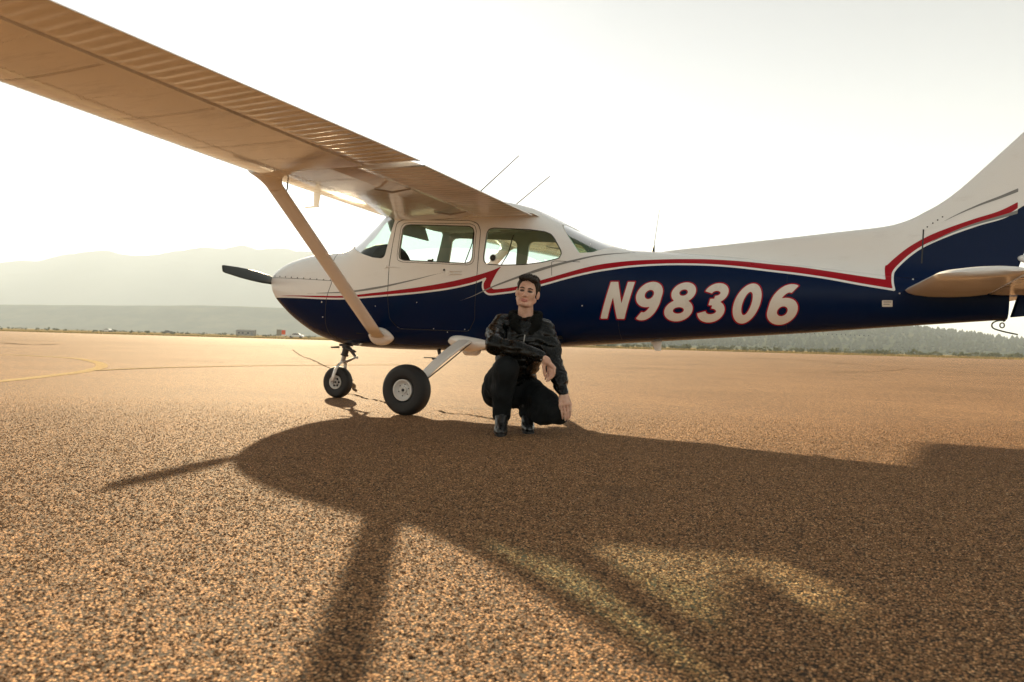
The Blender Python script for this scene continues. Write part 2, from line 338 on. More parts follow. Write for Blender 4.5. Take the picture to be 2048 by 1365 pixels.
# loose chippings in the foreground, bedded into the surface
def pebble(k):
    bm = bmesh.new(); bmesh.ops.create_icosphere(bm, subdivisions=1, radius=.5)
    rr = random.Random(k)
    for v in bm.verts: v.co *= rr.uniform(.78, 1.12); v.co.x *= 1.25; v.co.z *= .72
    me = bpy.data.meshes.new('chip'); bm.to_mesh(me); bm.free(); return me
def gravel():
    m, nt, N, L, b = new_mat('stone chippings')
    at = N.new('ShaderNodeAttribute'); at.attribute_type = 'INSTANCER'; at.attribute_name = 'tone'
    r = N.new('ShaderNodeValToRGB'); e = r.color_ramp.elements
    for p_, c in ((0, (0.075, 0.041, 0.022)), (.22, (0.165, 0.089, 0.044)), (.55, (0.271, 0.152, 0.076)), (.86, (0.355, 0.214, 0.110)), (1, (0.525, 0.372, 0.224))):
        if p_ in (0, 1): e[0 if p_ == 0 else -1].color = (*c, 1)
        else: q = e.new(p_); q.color = (*c, 1)
    L.new(at.outputs['Fac'], r.inputs['Fac'])
    t = N.new('ShaderNodeTexCoord'); n = N.new('ShaderNodeTexNoise'); n.inputs['Scale'].default_value = 3; n.inputs['Detail'].default_value = 5; L.new(t.outputs['Object'], n.inputs['Vector'])
    mr = N.new('ShaderNodeMapRange'); mr.inputs[3].default_value = .75; mr.inputs[4].default_value = 1.25; L.new(n.outputs['Fac'], mr.inputs[0])
    mx = N.new('ShaderNodeMix'); mx.data_type = 'RGBA'; mx.blend_type = 'MULTIPLY'; mx.inputs['Factor'].default_value = 1; L.new(r.outputs['Color'], mx.inputs[6]); L.new(mr.outputs[0], mx.inputs[7])
    L.new(mx.outputs[2], b.inputs['Base Color']); b.inputs['Roughness'].default_value = .8; b.inputs['Specular IOR Level'].default_value = .2
    cl = bpy.data.collections.new('chip_shapes')
    for k in range(5):
        me = pebble(k); me.materials.append(m); cl.objects.link(bpy.data.objects.new('chip', me))
    n_ = 480000
    dep = np.sqrt(RNG.uniform(1.0**2, 8.4**2, n_)); lat = RNG.uniform(-1, 1, n_)*(.74*dep+.7)
    keep = RNG.uniform(0, 1, n_) < np.clip((8.6-dep)/5.6, 0, 1)**1.3; dep, lat = dep[keep], lat[keep]
    k = len(dep); sz = (RNG.lognormal(math.log(.0051), .40, k)*np.interp(dep, [3, 8], [1, .72])).clip(.0032, .014)
    P = np.array(C0)[None]+np.array(RH)[None]*lat[:, None]+np.array(FH)[None]*dep[:, None]; P[:, 2] = .0015+sz*RNG.uniform(-.30, .04, k)
    me = bpy.data.meshes.new('gravel'); me.from_pydata(P.tolist(), [], []); o = bpy.data.objects.new('gravel', me); col.objects.link(o)
    for nm, ty, val in (('size', 'FLOAT', sz), ('tone', 'FLOAT', RNG.beta(2.2, 2.0, k))):
        a = me.attributes.new(nm, ty, 'POINT'); a.data.foreach_set('value', val)
    a = me.attributes.new('rot', 'FLOAT_VECTOR', 'POINT'); rv = np.stack([RNG.uniform(-.45, .45, k), RNG.uniform(-.45, .45, k), RNG.uniform(0, 6.28, k)], 1); a.data.foreach_set('vector', rv.ravel())
    ng_ = bpy.data.node_groups.new('scatter', 'GeometryNodeTree'); ng_.interface.new_socket('Geometry', in_out='INPUT', socket_type='NodeSocketGeometry'); ng_.interface.new_socket('Geometry', in_out='OUTPUT', socket_type='NodeSocketGeometry')
    n = ng_.nodes; l = ng_.links; gi = n.new('NodeGroupInput'); go = n.new('NodeGroupOutput'); ip = n.new('GeometryNodeInstanceOnPoints'); ci = n.new('GeometryNodeCollectionInfo')
    ci.inputs['Collection'].default_value = cl; ci.inputs['Separate Children'].default_value = True; ci.inputs['Reset Children'].default_value = True
    def na(nm, ty): q = n.new('GeometryNodeInputNamedAttribute'); q.data_type = ty; q.inputs['Name'].default_value = nm; return q.outputs['Attribute']
    ri = n.new('FunctionNodeRandomValue'); ri.data_type = 'INT'; ri.inputs['Min'].default_value = 0 if False else 0
    for s_ in ri.inputs:
        if s_.name == 'Max' and s_.type == 'INT': s_.default_value = 4
    l.new(gi.outputs[0], ip.inputs['Points']); l.new(ci.outputs[0], ip.inputs['Instance']); ip.inputs['Pick Instance'].default_value = True
    l.new([q for q in ri.outputs if q.type == 'INT'][0], ip.inputs['Instance Index'])
    l.new(na('rot', 'FLOAT_VECTOR'), ip.inputs['Rotation']); l.new(na('size', 'FLOAT'), ip.inputs['Scale']); l.new(ip.outputs[0], go.inputs[0])
    md = o.modifiers.new('scatter', 'NODES'); md.node_group = ng_
    tag(o, 'tan and brown stone chippings of the worn tarmac in the foreground', 'gravel', kind='stuff')
gravel()

# hills: height fields that stand at their real distance
def vnoise(x, y, seed):
    r = np.random.default_rng(seed); out = 0; a = 1; f = 1
    for _ in range(5):
        th = r.uniform(0, 6.28, 4); ph = r.uniform(0, 6.28, 4); k = r.uniform(.7, 1.4, 4)
        out = out+a*sum(np.sin(f*k_*(x*np.cos(t_)+y*np.sin(t_))+p_) for t_, p_, k_ in zip(th, ph, k))/4; a *= .52; f *= 2.05
    return out
def hill(name, ridge, D, front, back, mat, rough, seed, nx=260, ny=40, wl=900.0):
    px = np.linspace(ridge[0][0], ridge[-1][0], nx); py = pchip([r[0] for r in ridge], [r[1] for r in ridge], px)
    lat = (px-1024)/1593*D; H = np.maximum((hor(px)-py)/1593*D, 0)
    dep = np.concatenate([np.linspace(D-front, D, ny), np.linspace(D, D+back, ny//2)[1:]])
    prof = np.concatenate([np.sin(np.linspace(0, 1, ny)*np.pi/2)**1.25, np.cos(np.linspace(0, 1, ny//2)*np.pi/2)[1:]])
    X, Y = np.meshgrid(lat, dep, indexing='ij'); X = X*(Y/D); Pz = H[:, None]*prof[None, :]
    Pz = Pz*(1+rough*vnoise(X/wl*6.28, Y/wl*6.28, seed)*np.sin(np.pi*np.clip(prof, 0, 1))[None, :]**.7)+rough*.12*H[:, None]*vnoise(X/wl*30, Y/wl*30, seed+1)*prof[None]**2
    Pz = Pz-.4
    P = np.array(C0)+X[..., None]*np.array(RH)+Y[..., None]*np.array(FH); P[..., 2] = Pz
    m = len(dep); F = [(i*m+k, (i+1)*m+k, (i+1)*m+k+1, i*m+k+1) for i in range(nx-1) for k in range(m-1)]
    o = mesh(name, P.reshape(-1, 3), F, mat); tag(o, kind='structure'); return P
def pchip(xk, yk, x):
    xk = np.asarray(xk, float); yk = np.asarray(yk, float); x = np.asarray(x, float)
    h = np.diff(xk); d = np.diff(yk) / h
    m = np.zeros_like(yk)
    for i in range(1, len(xk) - 1):
        if d[i-1] * d[i] > 0:
            w1 = 2*h[i] + h[i-1]; w2 = h[i] + 2*h[i-1]
            m[i] = (w1 + w2) / (w1 / d[i-1] + w2 / d[i])
    m[0] = d[0]; m[-1] = d[-1]
    i = np.clip(np.searchsorted(xk, x) - 1, 0, len(h) - 1)
    t = (x - xk[i]) / h[i]; t = np.clip(t, 0, 1)
    return ((2*t**3 - 3*t**2 + 1) * yk[i] + (t**3 - 2*t**2 + t) * h[i] * m[i]
            + (-2*t**3 + 3*t**2) * yk[i+1] + (t**3 - t**2) * h[i] * m[i+1])
hill('mountain', [(-900,560),(-500,530),(-200,540),(0,526),(60,523),(130,512),(205,502),(260,513),(330,506),(400,498),(470,497),(560,503),(640,512),(740,530),(860,560),(1000,590),(1200,620),(1500,650),(1900,690)], 5200, 1250, 1500, M['rock'], .20, 3, wl=1500)
hill('foothill', [(-900,612),(-400,604),(0,609),(130,610),(250,611),(400,611),(560,616),(700,628),(900,650),(1150,676),(1400,694)], 2300, 330, 500, M['forest'], .08, 9, wl=700)
hp = hill('wooded_hill', [(1150,688),(1300,683),(1400,678),(1500,670),(1600,662),(1700,656.5),(1790,655),(1850,659),(1920,668),(1990,676),(2048,683),(2200,694),(2500,690),(2900,700)], 1350, 600, 350, M['forest'], .06, 21, wl=420)

# far woods: thousands of small conifers on the wooded hill and on the foothill rim
def woods(name, pts, h0, h1, mat, seed, label):
    r = np.random.default_rng(seed); V = []; F = []; n = 7
    for p in pts:
        h_ = r.uniform(h0, h1); w_ = h_*r.uniform(.28, .52); b = len(V)
        for (zf, rf) in ((.06, .55), (.22, 1.0), (.5, .72), (.78, .36)):
            for k in range(n):
                a = 6.283*k/n+r.uniform(-.2, .2); q = w_*rf*r.uniform(.65, 1.25); V.append((p[0]+q*math.cos(a), p[1]+q*math.sin(a), p[2]+h_*(zf+r.uniform(-.05, .05))))
        V.append((p[0], p[1], p[2]+h_)); V.append((p[0], p[1], p[2]-.5))
        for i in range(3):
            for k in range(n): F.append((b+i*n+k, b+i*n+(k+1) % n, b+(i+1)*n+(k+1) % n, b+(i+1)*n+k))
        for k in range(n): F.append((b+3*n+k, b+3*n+(k+1) % n, b+4*n)); F.append((b+(k+1) % n, b+k, b+4*n+1))
    o = mesh(name, V, F, mat, smooth=False); tag(o, label, 'trees', kind='stuff')
hh = hp.reshape(-1, 3); zz = hh[:, 2]; cand = hh[zz > 1.0]; sel = cand[RNG.integers(0, len(cand), 5200)]+np.c_[RNG.normal(0, 6, (5200, 2)), np.zeros(5200)]
woods('hillside_woods', sel, 3.0, 8.0, M['leaf'], 4, 'hazy conifer wood covering the low hill beneath the tail')

# scrub and grass at the far edge of the apron
def scrub(name, n, lat0, lat1, d0, d1, h0, h1, mat, seed, label, cat):
    r = np.random.default_rng(seed); V = []; F = []
    for _ in range(n):
        p = G(r.uniform(lat0, lat1), r.uniform(d0, d1)); hb = r.uniform(h0, h1)
        for _k in range(r.integers(10, 18)):
            a = r.uniform(0, 6.28); q = hb*r.uniform(.1, .75); zc = hb*r.uniform(.1, .85); s_ = hb*r.uniform(.16, .34); b = len(V)
            c = np.array([p.x+q*math.cos(a), p.y+q*math.sin(a), zc]); u = r.normal(0, 1, 3); u /= np.linalg.norm(u); v = np.cross(u, r.normal(0, 1, 3)); v /= np.linalg.norm(v)
            w_ = np.cross(u, v)*.6
            V += [c+u*s_, c+v*s_, c-u*s_*.8, c-v*s_, c+w_*s_, c-w_*s_]
            F += [(b, b+1, b+4), (b+1, b+2, b+4), (b+2, b+3, b+4), (b+3, b, b+4), (b+1, b, b+5), (b+2, b+1, b+5), (b+3, b+2, b+5), (b, b+3, b+5)]
    o = mesh(name, V, F, mat, smooth=False); tag(o, label, cat, kind='stuff')
scrub('sage_scrub', 420, -10, 260, 185, 330, .5, 1.7, M['sage'], 31, 'pale sage scrub along the far side of the apron under the tail', 'scrub')
scrub('low_scrub', 260, -330, -40, 280, 620, .4, 1.3, M['sage'], 37, 'low scrub beyond the apron edge in front of the mountains', 'scrub')
def verge():
    r = np.random.default_rng(5); V = []; F = []; n = 26000
    lat = r.uniform(-200, 230, n); dep = EDGE+lat*.026+r.uniform(-.2, 26, n)**1.0; hh_ = r.uniform(.10, .42, n)*np.clip(1.0+lat/260, .6, 1.8)
    for la, de, h_ in zip(lat, dep, hh_):
        p = G(la, de); a = r.uniform(0, 3.14); w_ = r.uniform(.05, .14); b = len(V); dx, dy = math.cos(a)*w_, math.sin(a)*w_; lx, ly = r.normal(0, .12, 2)*h_*2
        V += [(p.x-dx, p.y-dy, -.06), (p.x+dx, p.y+dy, -.06), (p.x+lx, p.y+ly, h_)]; F.append((b, b+1, b+2))
    o = mesh('verge_grass', V, F, M['straw'], smooth=False); tag(o, 'straw coloured dry grass along the far apron edge', 'grass', kind='stuff')
verge()

# ------------------------------------------------------------------ haze: one box of pale air, the sky outside it
hb = MB(); hb.box((0, 2000, 300), (26000, 26000, 604)); hz = hb.build('haze', None, None, False); tag(hz, 'pale morning haze over the valley', 'haze', kind='stuff')
hm_ = bpy.data.materials.new('haze'); hm_.use_nodes = True; nt = hm_.node_tree; nt.nodes.remove(nt.nodes['Principled BSDF'])
pv = nt.nodes.new('ShaderNodeVolumePrincipled'); pv.inputs['Color'].default_value = (.69, .83, 1.0, 1); pv.inputs['Density'].default_value = 0.00026; pv.inputs['Anisotropy'].default_value = 0.0
nt.links.new(pv.outputs[0], nt.nodes['Material Output'].inputs['Volume']); hz.data.materials.append(hm_)
hz.display_type = 'WIRE'

# ------------------------------------------------------------------ small things beyond the apron
M['concrete'] = paint('pale wall', (.30, .29, .26), .9, grime=.2, spec=.0); M['orange'] = paint('orange panel', (.75, .11, .03), .5); M['roofm'] = paint('metal roof', (.22, .23, .23), .9, spec=.0)
M['carw'] = paint('white car paint', (.75, .75, .74), .25, coat=.4); M['carg'] = paint('car glass', (.02, .025, .03), .1); M['pole'] = paint('galvanised post', (.4, .4, .4), .4, metal=.6)
sg = empty('marker_board', G((562-1024)/1593*172, 172), YAW); tag(sg, 'grey and orange marker board on two posts beyond the apron left of the nose', 'marker board')
b = MB(); b.box((-.45, 0, 1.25), (1.05, .12, 1.35)); b.build('grey_panel', M['concrete'], sg); b = MB(); b.box((.52, .0, 1.35), (.78, .10, .95)); b.build('orange_panel', M['orange'], sg)
for x in (-.6, .5): b = MB(); b.tube([(x, .02, -.1), (x, .02, .9)], .05, 8); b.build('post', M['pole'], sg)
bd = empty('low_building', G((492-1024)/1593*430, 430), YAW+.1); tag(bd, 'long low pale building far beyond the apron left of the propeller', 'building')
b = MB(); b.box((0, 0, 1.2), (9.5, 5, 2.6)); b.build('wall', M['concrete'], bd); b = MB(); b.loft([[(-5, -2.9, 2.4), (-5, 2.9, 2.4), (-5, 0, 3.3)], [(5, -2.9, 2.4), (5, 2.9, 2.4), (5, 0, 3.3)]]); b.build('roof', M['roofm'], bd)
for x in (-3.2, -1.2, 1.6): b = MB(); b.box((x, -2.53, 1.4), (1.1, .06, .9)); b.build('window', M['carg'], bd)
b = MB(); b.box((3.5, -2.53, .95), (.95, .06, 2.0)); b.build('door', M['roofm'], bd)
def car(px, D, label, mat, rz=0.0):
    c = empty('parked_car', G((px-1024)/1593*D, D), YAW+rz); tag(c, label, 'car')
    b = MB(); prof = [(-2.2,.35),(-2.2,.75),(-1.9,.9),(-1.25,.95),(-.75,1.4),(.75,1.42),(1.35,.98),(2.05,.85),(2.2,.6),(2.2,.35)]
    b.loft([[(x, y, z) for x, z in prof] for y in (-.85, .85)]); b.build('body', mat, c)
    for y in (-.86, .86): b = MB(); b.add([(-1.1,y,.98),(-.7,y,1.33),(.68,y,1.34),(1.15,y,1.0)], [(0,1,2,3)]); b.build('side_glass', M['carg'], c, False)
    for x in (-1.4, 1.4):
        for y in (-.8, .8): b = MB(); b.lathe([(-.1, .001), (-.1, .3), (.1, .3), (.1, .001)], (x, y, .3), 'Y', 16); b.build('wheel', M['tyre'], c)
car(592, 235, 'white car parked beyond the apron just left of the chin of the aircraft', M['carw'], .05)
car(215, 330, 'small white car parked beyond the apron at the far left', M['carw'], -.2)
car(335, 345, 'small grey car parked beyond the apron below the mountain peak', M['roofm'], .15)
# ------------------------------------------------------------------ fuselage loft
# X aft from the firewall, Y towards the right wing, Z up from the ground (metres)
#      X      zbot  ztop  half  zmid  nbot ntop
HULL = np.array([
 (-0.945, 1.20, 1.42, 0.310, 1.31, 2.2, 2.2),
 (-0.920, 1.125,1.46, 0.352, 1.28, 2.2, 2.3),
 (-0.870, 1.035,1.495,0.390, 1.25, 2.3, 2.4),
 (-0.780, 0.935,1.540,0.422, 1.22, 2.2, 2.5),
 (-0.600, 0.795,1.590,0.455, 1.20, 2.2, 2.6),
 (-0.350, 0.672,1.630,0.485, 1.20, 2.3, 2.7),
 ( 0.000, 0.598,1.655,0.512, 1.20, 2.5, 2.8),
 ( 0.120, 0.590,1.682,0.518, 1.22, 2.6, 2.9),
 ( 0.300, 0.582,1.790,0.525, 1.25, 2.8, 3.2),
 ( 0.500, 0.578,1.940,0.532, 1.29, 3.0, 3.9),
 ( 0.680, 0.576,2.060,0.538, 1.33, 3.1, 5.0),
 ( 0.900, 0.576,2.120,0.542, 1.36, 3.2, 5.8),
 ( 1.300, 0.580,2.150,0.545, 1.38, 3.2, 6.0),
 ( 1.800, 0.597,2.105,0.542, 1.38, 3.2, 6.0),
 ( 2.200, 0.628,2.020,0.525, 1.36, 3.1, 5.6),
 ( 2.450, 0.650,1.900,0.505, 1.33, 3.0, 4.6),
 ( 2.700, 0.672,1.775,0.478, 1.29, 2.9, 3.6),
 ( 2.950, 0.692,1.665,0.448, 1.25, 2.8, 2.9),
 ( 3.150, 0.708,1.603,0.422, 1.22, 2.7, 2.5),
 ( 3.400, 0.728,1.583,0.395, 1.20, 2.6, 2.35),
 ( 4.000, 0.777,1.535,0.335, 1.19, 2.5, 2.3),
 ( 4.700, 0.835,1.445,0.270, 1.17, 2.4, 2.3),
 ( 5.500, 0.910,1.345,0.195, 1.15, 2.3, 2.3),
 ( 6.000, 0.955,1.295,0.150, 1.14, 2.3, 2.3),
 ( 6.290, 0.980,1.265,0.125, 1.13, 2.3, 2.3)])

def pchip(xk, yk, x):
    xk = np.asarray(xk, float); yk = np.asarray(yk, float); x = np.asarray(x, float)
    h = np.diff(xk); d = np.diff(yk) / h
    m = np.zeros_like(yk)
    for i in range(1, len(xk) - 1):
        if d[i-1] * d[i] > 0:
            w1 = 2*h[i] + h[i-1]; w2 = h[i] + 2*h[i-1]
            m[i] = (w1 + w2) / (w1 / d[i-1] + w2 / d[i])
    m[0] = d[0]; m[-1] = d[-1]
    i = np.clip(np.searchsorted(xk, x) - 1, 0, len(h) - 1)
    t = (x - xk[i]) / h[i]; t = np.clip(t, 0, 1)
    return ((2*t**3 - 3*t**2 + 1) * yk[i] + (t**3 - 2*t**2 + t) * h[i] * m[i]
            + (-2*t**3 + 3*t**2) * yk[i+1] + (t**3 - t**2) * h[i] * m[i+1])

def hull_par(x):
    return [pchip(HULL[:, 0], HULL[:, k], x) for k in range(1, 7)]

def hull_y(x, z):
    """half width of the fuselage skin at station x, height z"""
    zb, zt, hw, zm, nb, nt = hull_par(x)
    z = np.asarray(z, float)
    s = np.where(z > zm, (z - zm) / (zt - zm), (zm - z) / (zm - zb))
    n = np.where(z > zm, nt, nb)
    s = np.clip(s, 0, 1)
    return hw * np.maximum(1 - s ** n, 0) ** (1 / n)
# outlines on the left side of the airframe, (X, Z) in metres
DIG = {
 'red_top': [(-0.827, 1.132), (-0.412, 1.13), (-0.124, 1.127), (0.213, 1.126), (0.533, 1.152), (0.901, 1.188), (1.194, 1.223), (1.477, 1.267), (1.751, 1.324), (1.936, 1.376), (2.029, 1.414)],
 'red_hookR': [(2.029, 1.414), (1.984, 1.357), (1.939, 1.275), (1.919, 1.226), (1.936, 1.202), (1.967, 1.193), (2.071, 1.202), (2.173, 1.217)],
 'red_top2': [(2.173, 1.217), (2.446, 1.284), (2.662, 1.346), (2.849, 1.398), (3.027, 1.437), (3.244, 1.467), (3.466, 1.48), (3.687, 1.486), (3.95, 1.483), (4.21, 1.466), (4.465, 1.438), (4.715, 1.41), (4.959, 1.37), (5.196, 1.329), (5.393, 1.297)],
 'red_in5': [(5.393, 1.297), (5.387, 1.374), (5.389, 1.421), (5.401, 1.431)],
 'red_top3': [(5.4, 1.426), (5.463, 1.491), (5.537, 1.557), (5.611, 1.61), (5.721, 1.674), (5.866, 1.736), (6.044, 1.8), (6.218, 1.858), (6.381, 1.947)],
 'blue_top': [(-0.841, 1.122), (-0.412, 1.111), (-0.124, 1.1), (0.213, 1.097), (0.533, 1.116), (0.901, 1.142), (1.195, 1.167), (1.479, 1.202), (1.726, 1.251), (1.865, 1.297)],
 'hook_in': [(1.865, 1.297), (1.839, 1.251), (1.84, 1.202), (1.862, 1.168), (1.899, 1.146), (1.942, 1.144)],
 'blue_top2': [(1.942, 1.144), (2.071, 1.159), (2.174, 1.174), (2.447, 1.237), (2.663, 1.297), (2.851, 1.344), (3.033, 1.38), (3.255, 1.413), (3.477, 1.43), (3.699, 1.435), (3.962, 1.428), (4.221, 1.406), (4.474, 1.374), (4.721, 1.342), (4.963, 1.303), (5.198, 1.256), (5.458, 1.21)],
 'blue_in5': [(5.458, 1.21), (5.446, 1.275), (5.448, 1.348), (5.46, 1.382)],
 'blue_top3': [(5.458, 1.377), (5.484, 1.415), (5.558, 1.494), (5.65, 1.568), (5.759, 1.627), (5.904, 1.69), (6.081, 1.754), (6.254, 1.808), (6.383, 1.895)],
 'grey1': [(-0.302, 1.151), (0.013, 1.158), (0.277, 1.168), (0.657, 1.214), (1.017, 1.279), (1.249, 1.328), (1.413, 1.361)],
 'grey2': [(1.59, 1.079), (1.728, 1.124), (1.841, 1.173), (1.967, 1.226), (2.171, 1.298), (2.37, 1.365), (2.564, 1.421), (2.752, 1.468), (2.928, 1.511), (3.09, 1.54), (3.254, 1.56)],
 'grey3': [(5.807, 1.78), (5.936, 1.849), (6.077, 1.913), (6.216, 1.967), (6.379, 2.036)],
 'grey4': [(5.672, 1.584), (5.795, 1.651), (5.939, 1.717), (6.08, 1.766), (6.254, 1.816), (6.383, 1.859)],
 'doorwin': [(0.914, 1.81), (0.947, 1.843), (1.007, 1.848), (1.668, 1.811), (1.713, 1.79), (1.729, 1.745), (1.713, 1.496), (1.692, 1.462), (1.643, 1.448), (0.939, 1.488), (0.885, 1.509), (0.877, 1.556)],
 'rearside': [(1.866, 1.741), (1.886, 1.775), (1.933, 1.786), (2.304, 1.762), (2.447, 1.742), (2.505, 1.718), (2.543, 1.674), (2.609, 1.568), (2.621, 1.53), (2.6, 1.487), (2.441, 1.45), (2.268, 1.429), (2.013, 1.426), (1.871, 1.437), (1.843, 1.465), (1.837, 1.508)],
 'wshield': [(0.243, 1.639), (0.395, 1.568), (0.552, 1.521), (0.672, 1.511), (0.708, 1.538), (0.761, 1.728), (0.817, 1.908)],
 'rearwin': [(2.579, 1.806), (2.697, 1.652), (2.782, 1.535), (2.898, 1.552), (3.001, 1.609), (3.026, 1.664)],
 'door': [(0.835, 1.876), (0.899, 1.904), (1.677, 1.853), (1.76, 1.823), (1.796, 1.758), (1.786, 1.577), (1.772, 1.334), (1.734, 0.895), (1.638, 0.757), (0.868, 0.781), (0.755, 0.881), (0.75, 1.137), (0.76, 1.445)],
 'seamfw': [(0.115, 1.604), (-0.023, 1.61), (-0.006, 1.52), (0.029, 1.378), (0.035, 1.281), (-0.021, 1.137), (-0.057, 0.977), (-0.093, 0.817), (-0.089, 0.711), (-0.0, 0.621)],
 'cowlsplit': [(-0.882, 1.337), (-0.422, 1.314), (0.034, 1.286)],
 'strutcuff': [(0.463, 0.732), (0.528, 0.785), (0.609, 0.802), (0.697, 0.783), (0.76, 0.717), (0.744, 0.676), (0.636, 0.637), (0.509, 0.639), (0.462, 0.674)],
 'gearfair': [(1.403, 0.682), (1.46, 0.723), (1.548, 0.735), (1.68, 0.719), (1.788, 0.692), (1.755, 0.642), (1.544, 0.596), (1.493, 0.635)],
 'placard': [(5.369, 1.122), (5.449, 1.123), (5.45, 1.069), (5.371, 1.068)],
 'letters': [(2.989, 0.93), (3.225, 0.932), (3.085, 1.27), (3.322, 1.268), (3.296, 0.928), (3.577, 1.266), (3.589, 0.922), (3.887, 1.261), (3.887, 0.914), (4.156, 1.255), (4.166, 0.91), (4.433, 1.25), (4.458, 0.908), (4.747, 1.242), (4.539, 0.91)],
 'vent': [(1.406, 1.386), (1.451, 1.386), (1.618, 1.379), (1.62, 1.33), (1.453, 1.331)],
 'hinge': [(0.699, 1.43), (0.984, 1.391)],
 'vent2': [(1.932, 1.497)],
}
# ------------------------------------------------------------------ 2-D outlines and decals on the skin
def seg_dist(P, A, B):
    d = B - A; t = np.clip(((P - A) @ d) / max(d @ d, 1e-12), 0, 1)
    return np.hypot(*(P - A - t[:, None]*d).T)

def line_dist(P, L):
    D = np.full(len(P), 1e9)
    for a, b in zip(L[:-1], L[1:]): D = np.minimum(D, seg_dist(P, a, b))
    return D

def poly_sd(P, L):
    """signed distance to a closed polygon, negative inside"""
    L = np.asarray(L, float); D = line_dist(P, np.vstack([L, L[:1]])); ins = np.zeros(len(P), bool)
    for (ax, az), (bx, bz) in zip(L, np.roll(L, -1, 0)):
        if az == bz: continue
        c = ((az > P[:, 1]) != (bz > P[:, 1])) & (P[:, 0] < (bx-ax)*(P[:, 1]-az)/(bz-az)+ax)
        ins ^= c
    return np.where(ins, -D, D)

def rounded(L, r=.02, n=5):
    """polygon with rounded corners"""
    L = [np.array(q, float) for q in L]; out = []
    for i, q in enumerate(L):
        a, b = L[i-1], L[(i+1) % len(L)]
        u = (a-q); v = (b-q); lu, lv = np.linalg.norm(u), np.linalg.norm(v)
        k = min(r, lu*.45, lv*.45); s, e = q+u/lu*k, q+v/lv*k
        for t in np.linspace(0, 1, n): out.append((1-t)**2*s+2*t*(1-t)*q+t*t*e)
    return np.array(out)

FIN_LE = np.array([(3.46,1.585),(3.60,1.602),(4.27,1.660),(5.03,1.730),(5.36,1.762),(5.50,1.793),(5.60,1.832),(5.68,1.877),(5.77,1.928),
                   (5.86,1.992),(5.95,2.070),(6.04,2.158),(6.21,2.328),(6.38,2.500),(6.53,2.650),(6.57,2.680),(6.62,2.692),(6.76,2.695)])
FIN_LE = catmull(FIN_LE, 5)
def fin_y(x, z):
    x = np.asarray(x, float); z = np.asarray(z, float); sh = x.shape
    P = np.stack([x.ravel(), z.ravel()], 1)
    d = line_dist(P, FIN_LE).reshape(sh)
    zl = np.interp(x, FIN_LE[:, 0], FIN_LE[:, 1]); ins = z < zl
    T = np.interp(x, [3.46, 4.2, 5.5, 6.1, 6.8], [.012, .026, .046, .056, .040])
    k = np.interp(x, [3.46, 5.4, 5.8], [.05, .09, .26])
    t = T*np.sqrt(np.maximum(1-(1-np.minimum(d/k, 1))**2, 0))
    zt = hull_par(x)[1]
    t = t + np.where(x < 6.35, .055*np.exp(-np.maximum(z-zt+.01, 0)/.045), 0)*np.clip((x-3.46)/1.0, 0, 1)*np.minimum(d/.03, 1)
    return np.where(ins, t, 0)

def surf_y(x, z): return np.maximum(hull_y(x, z), np.where(np.asarray(x) > 3.4, fin_y(x, z), 0))

def lay(x, z, off, side=-1):
    """points on the skin at (x, z), lifted off along the local normal"""
    e = .004; y = surf_y(x, z)
    gx = (surf_y(x+e, z)-surf_y(x-e, z))/(2*e); gz = (surf_y(x, z+e)-surf_y(x, z-e))/(2*e)
    gx = np.clip(gx, -4, 4); gz = np.clip(gz, -4, 4)
    n = np.stack([-gx, np.ones_like(y), -gz], -1); n /= np.linalg.norm(n, axis=-1, keepdims=True)
    Q = np.stack([x, y, z], -1) + n*off
    Q[..., 1] *= -side*-1 if side > 0 else -1
    return Q

def decal(name, sdf, box, h, off, mat, parent, side=-1, label=None):
    x0, x1, z0, z1 = box
    xs = np.arange(x0, x1+h, h); zs = np.arange(z0, z1+h, h)
    X, Z = np.meshgrid(xs, zs, indexing='ij')
    D = sdf(np.stack([X.ravel(), Z.ravel()], 1)).reshape(X.shape)
    D = np.where(np.abs(D) < 1e-7, 1e-7, D)
    nx, nz = X.shape; V = []; idx = {}; F = []
    def vid(key, p):
        if key not in idx: idx[key] = len(V); V.append(p)
        return idx[key]
    I = D < 0
    cnt = I[:-1, :-1].astype(int)+I[1:, :-1]+I[1:, 1:]+I[:-1, 1:]
    for i, j in np.argwhere(cnt > 0):
        c = [(i, j), (i+1, j), (i+1, j+1), (i, j+1)]; poly = []
        for a, b in zip(c, c[1:]+c[:1]):
            da, db = D[a], D[b]
            if da < 0: poly.append(vid(a, (xs[a[0]], zs[a[1]])))
            if (da < 0) != (db < 0):
                lo, hi = (a, b) if a < b else (b, a); dl, dh = D[lo], D[hi]; t = dl/(dl-dh)
                poly.append(vid((lo, hi), (xs[lo[0]]+t*(xs[hi[0]]-xs[lo[0]]), zs[lo[1]]+t*(zs[hi[1]]-zs[lo[1]]))))
        if len(poly) > 2: F.append(tuple(poly) if side < 0 else tuple(poly[::-1]))
    V = np.array(V)
    o = mesh(name, lay(V[:, 0], V[:, 1], off, side), F, mat, parent)
    if label: o['label'] = label
    return o

D_ = {k: np.array(v) for k, v in DIG.items()}
cm = lambda k: catmull(D_[k], 8)
j = lambda *a: np.vstack(a)
top_chain = j(cm('red_top'), cm('red_hookR')[1:], cm('red_top2')[1:], cm('red_in5')[1:], cm('red_top3'), [[6.9, 2.215]])
blue_front = cm('blue_top'); blue_front[0] = (-.86, 1.124)
blue_chain = j(blue_front, cm('hook_in')[1:], cm('blue_top2')[1:], cm('blue_in5')[1:], cm('blue_top3'), [[6.9, 2.165]])
BLUE_POLY = j([[-1.3, 1.13]], blue_chain, [[7.4, 2.2], [7.4, .2], [-1.3, .2]])
BAND_POLY = j([[-.87, 1.128]], top_chain, blue_chain[::-1])

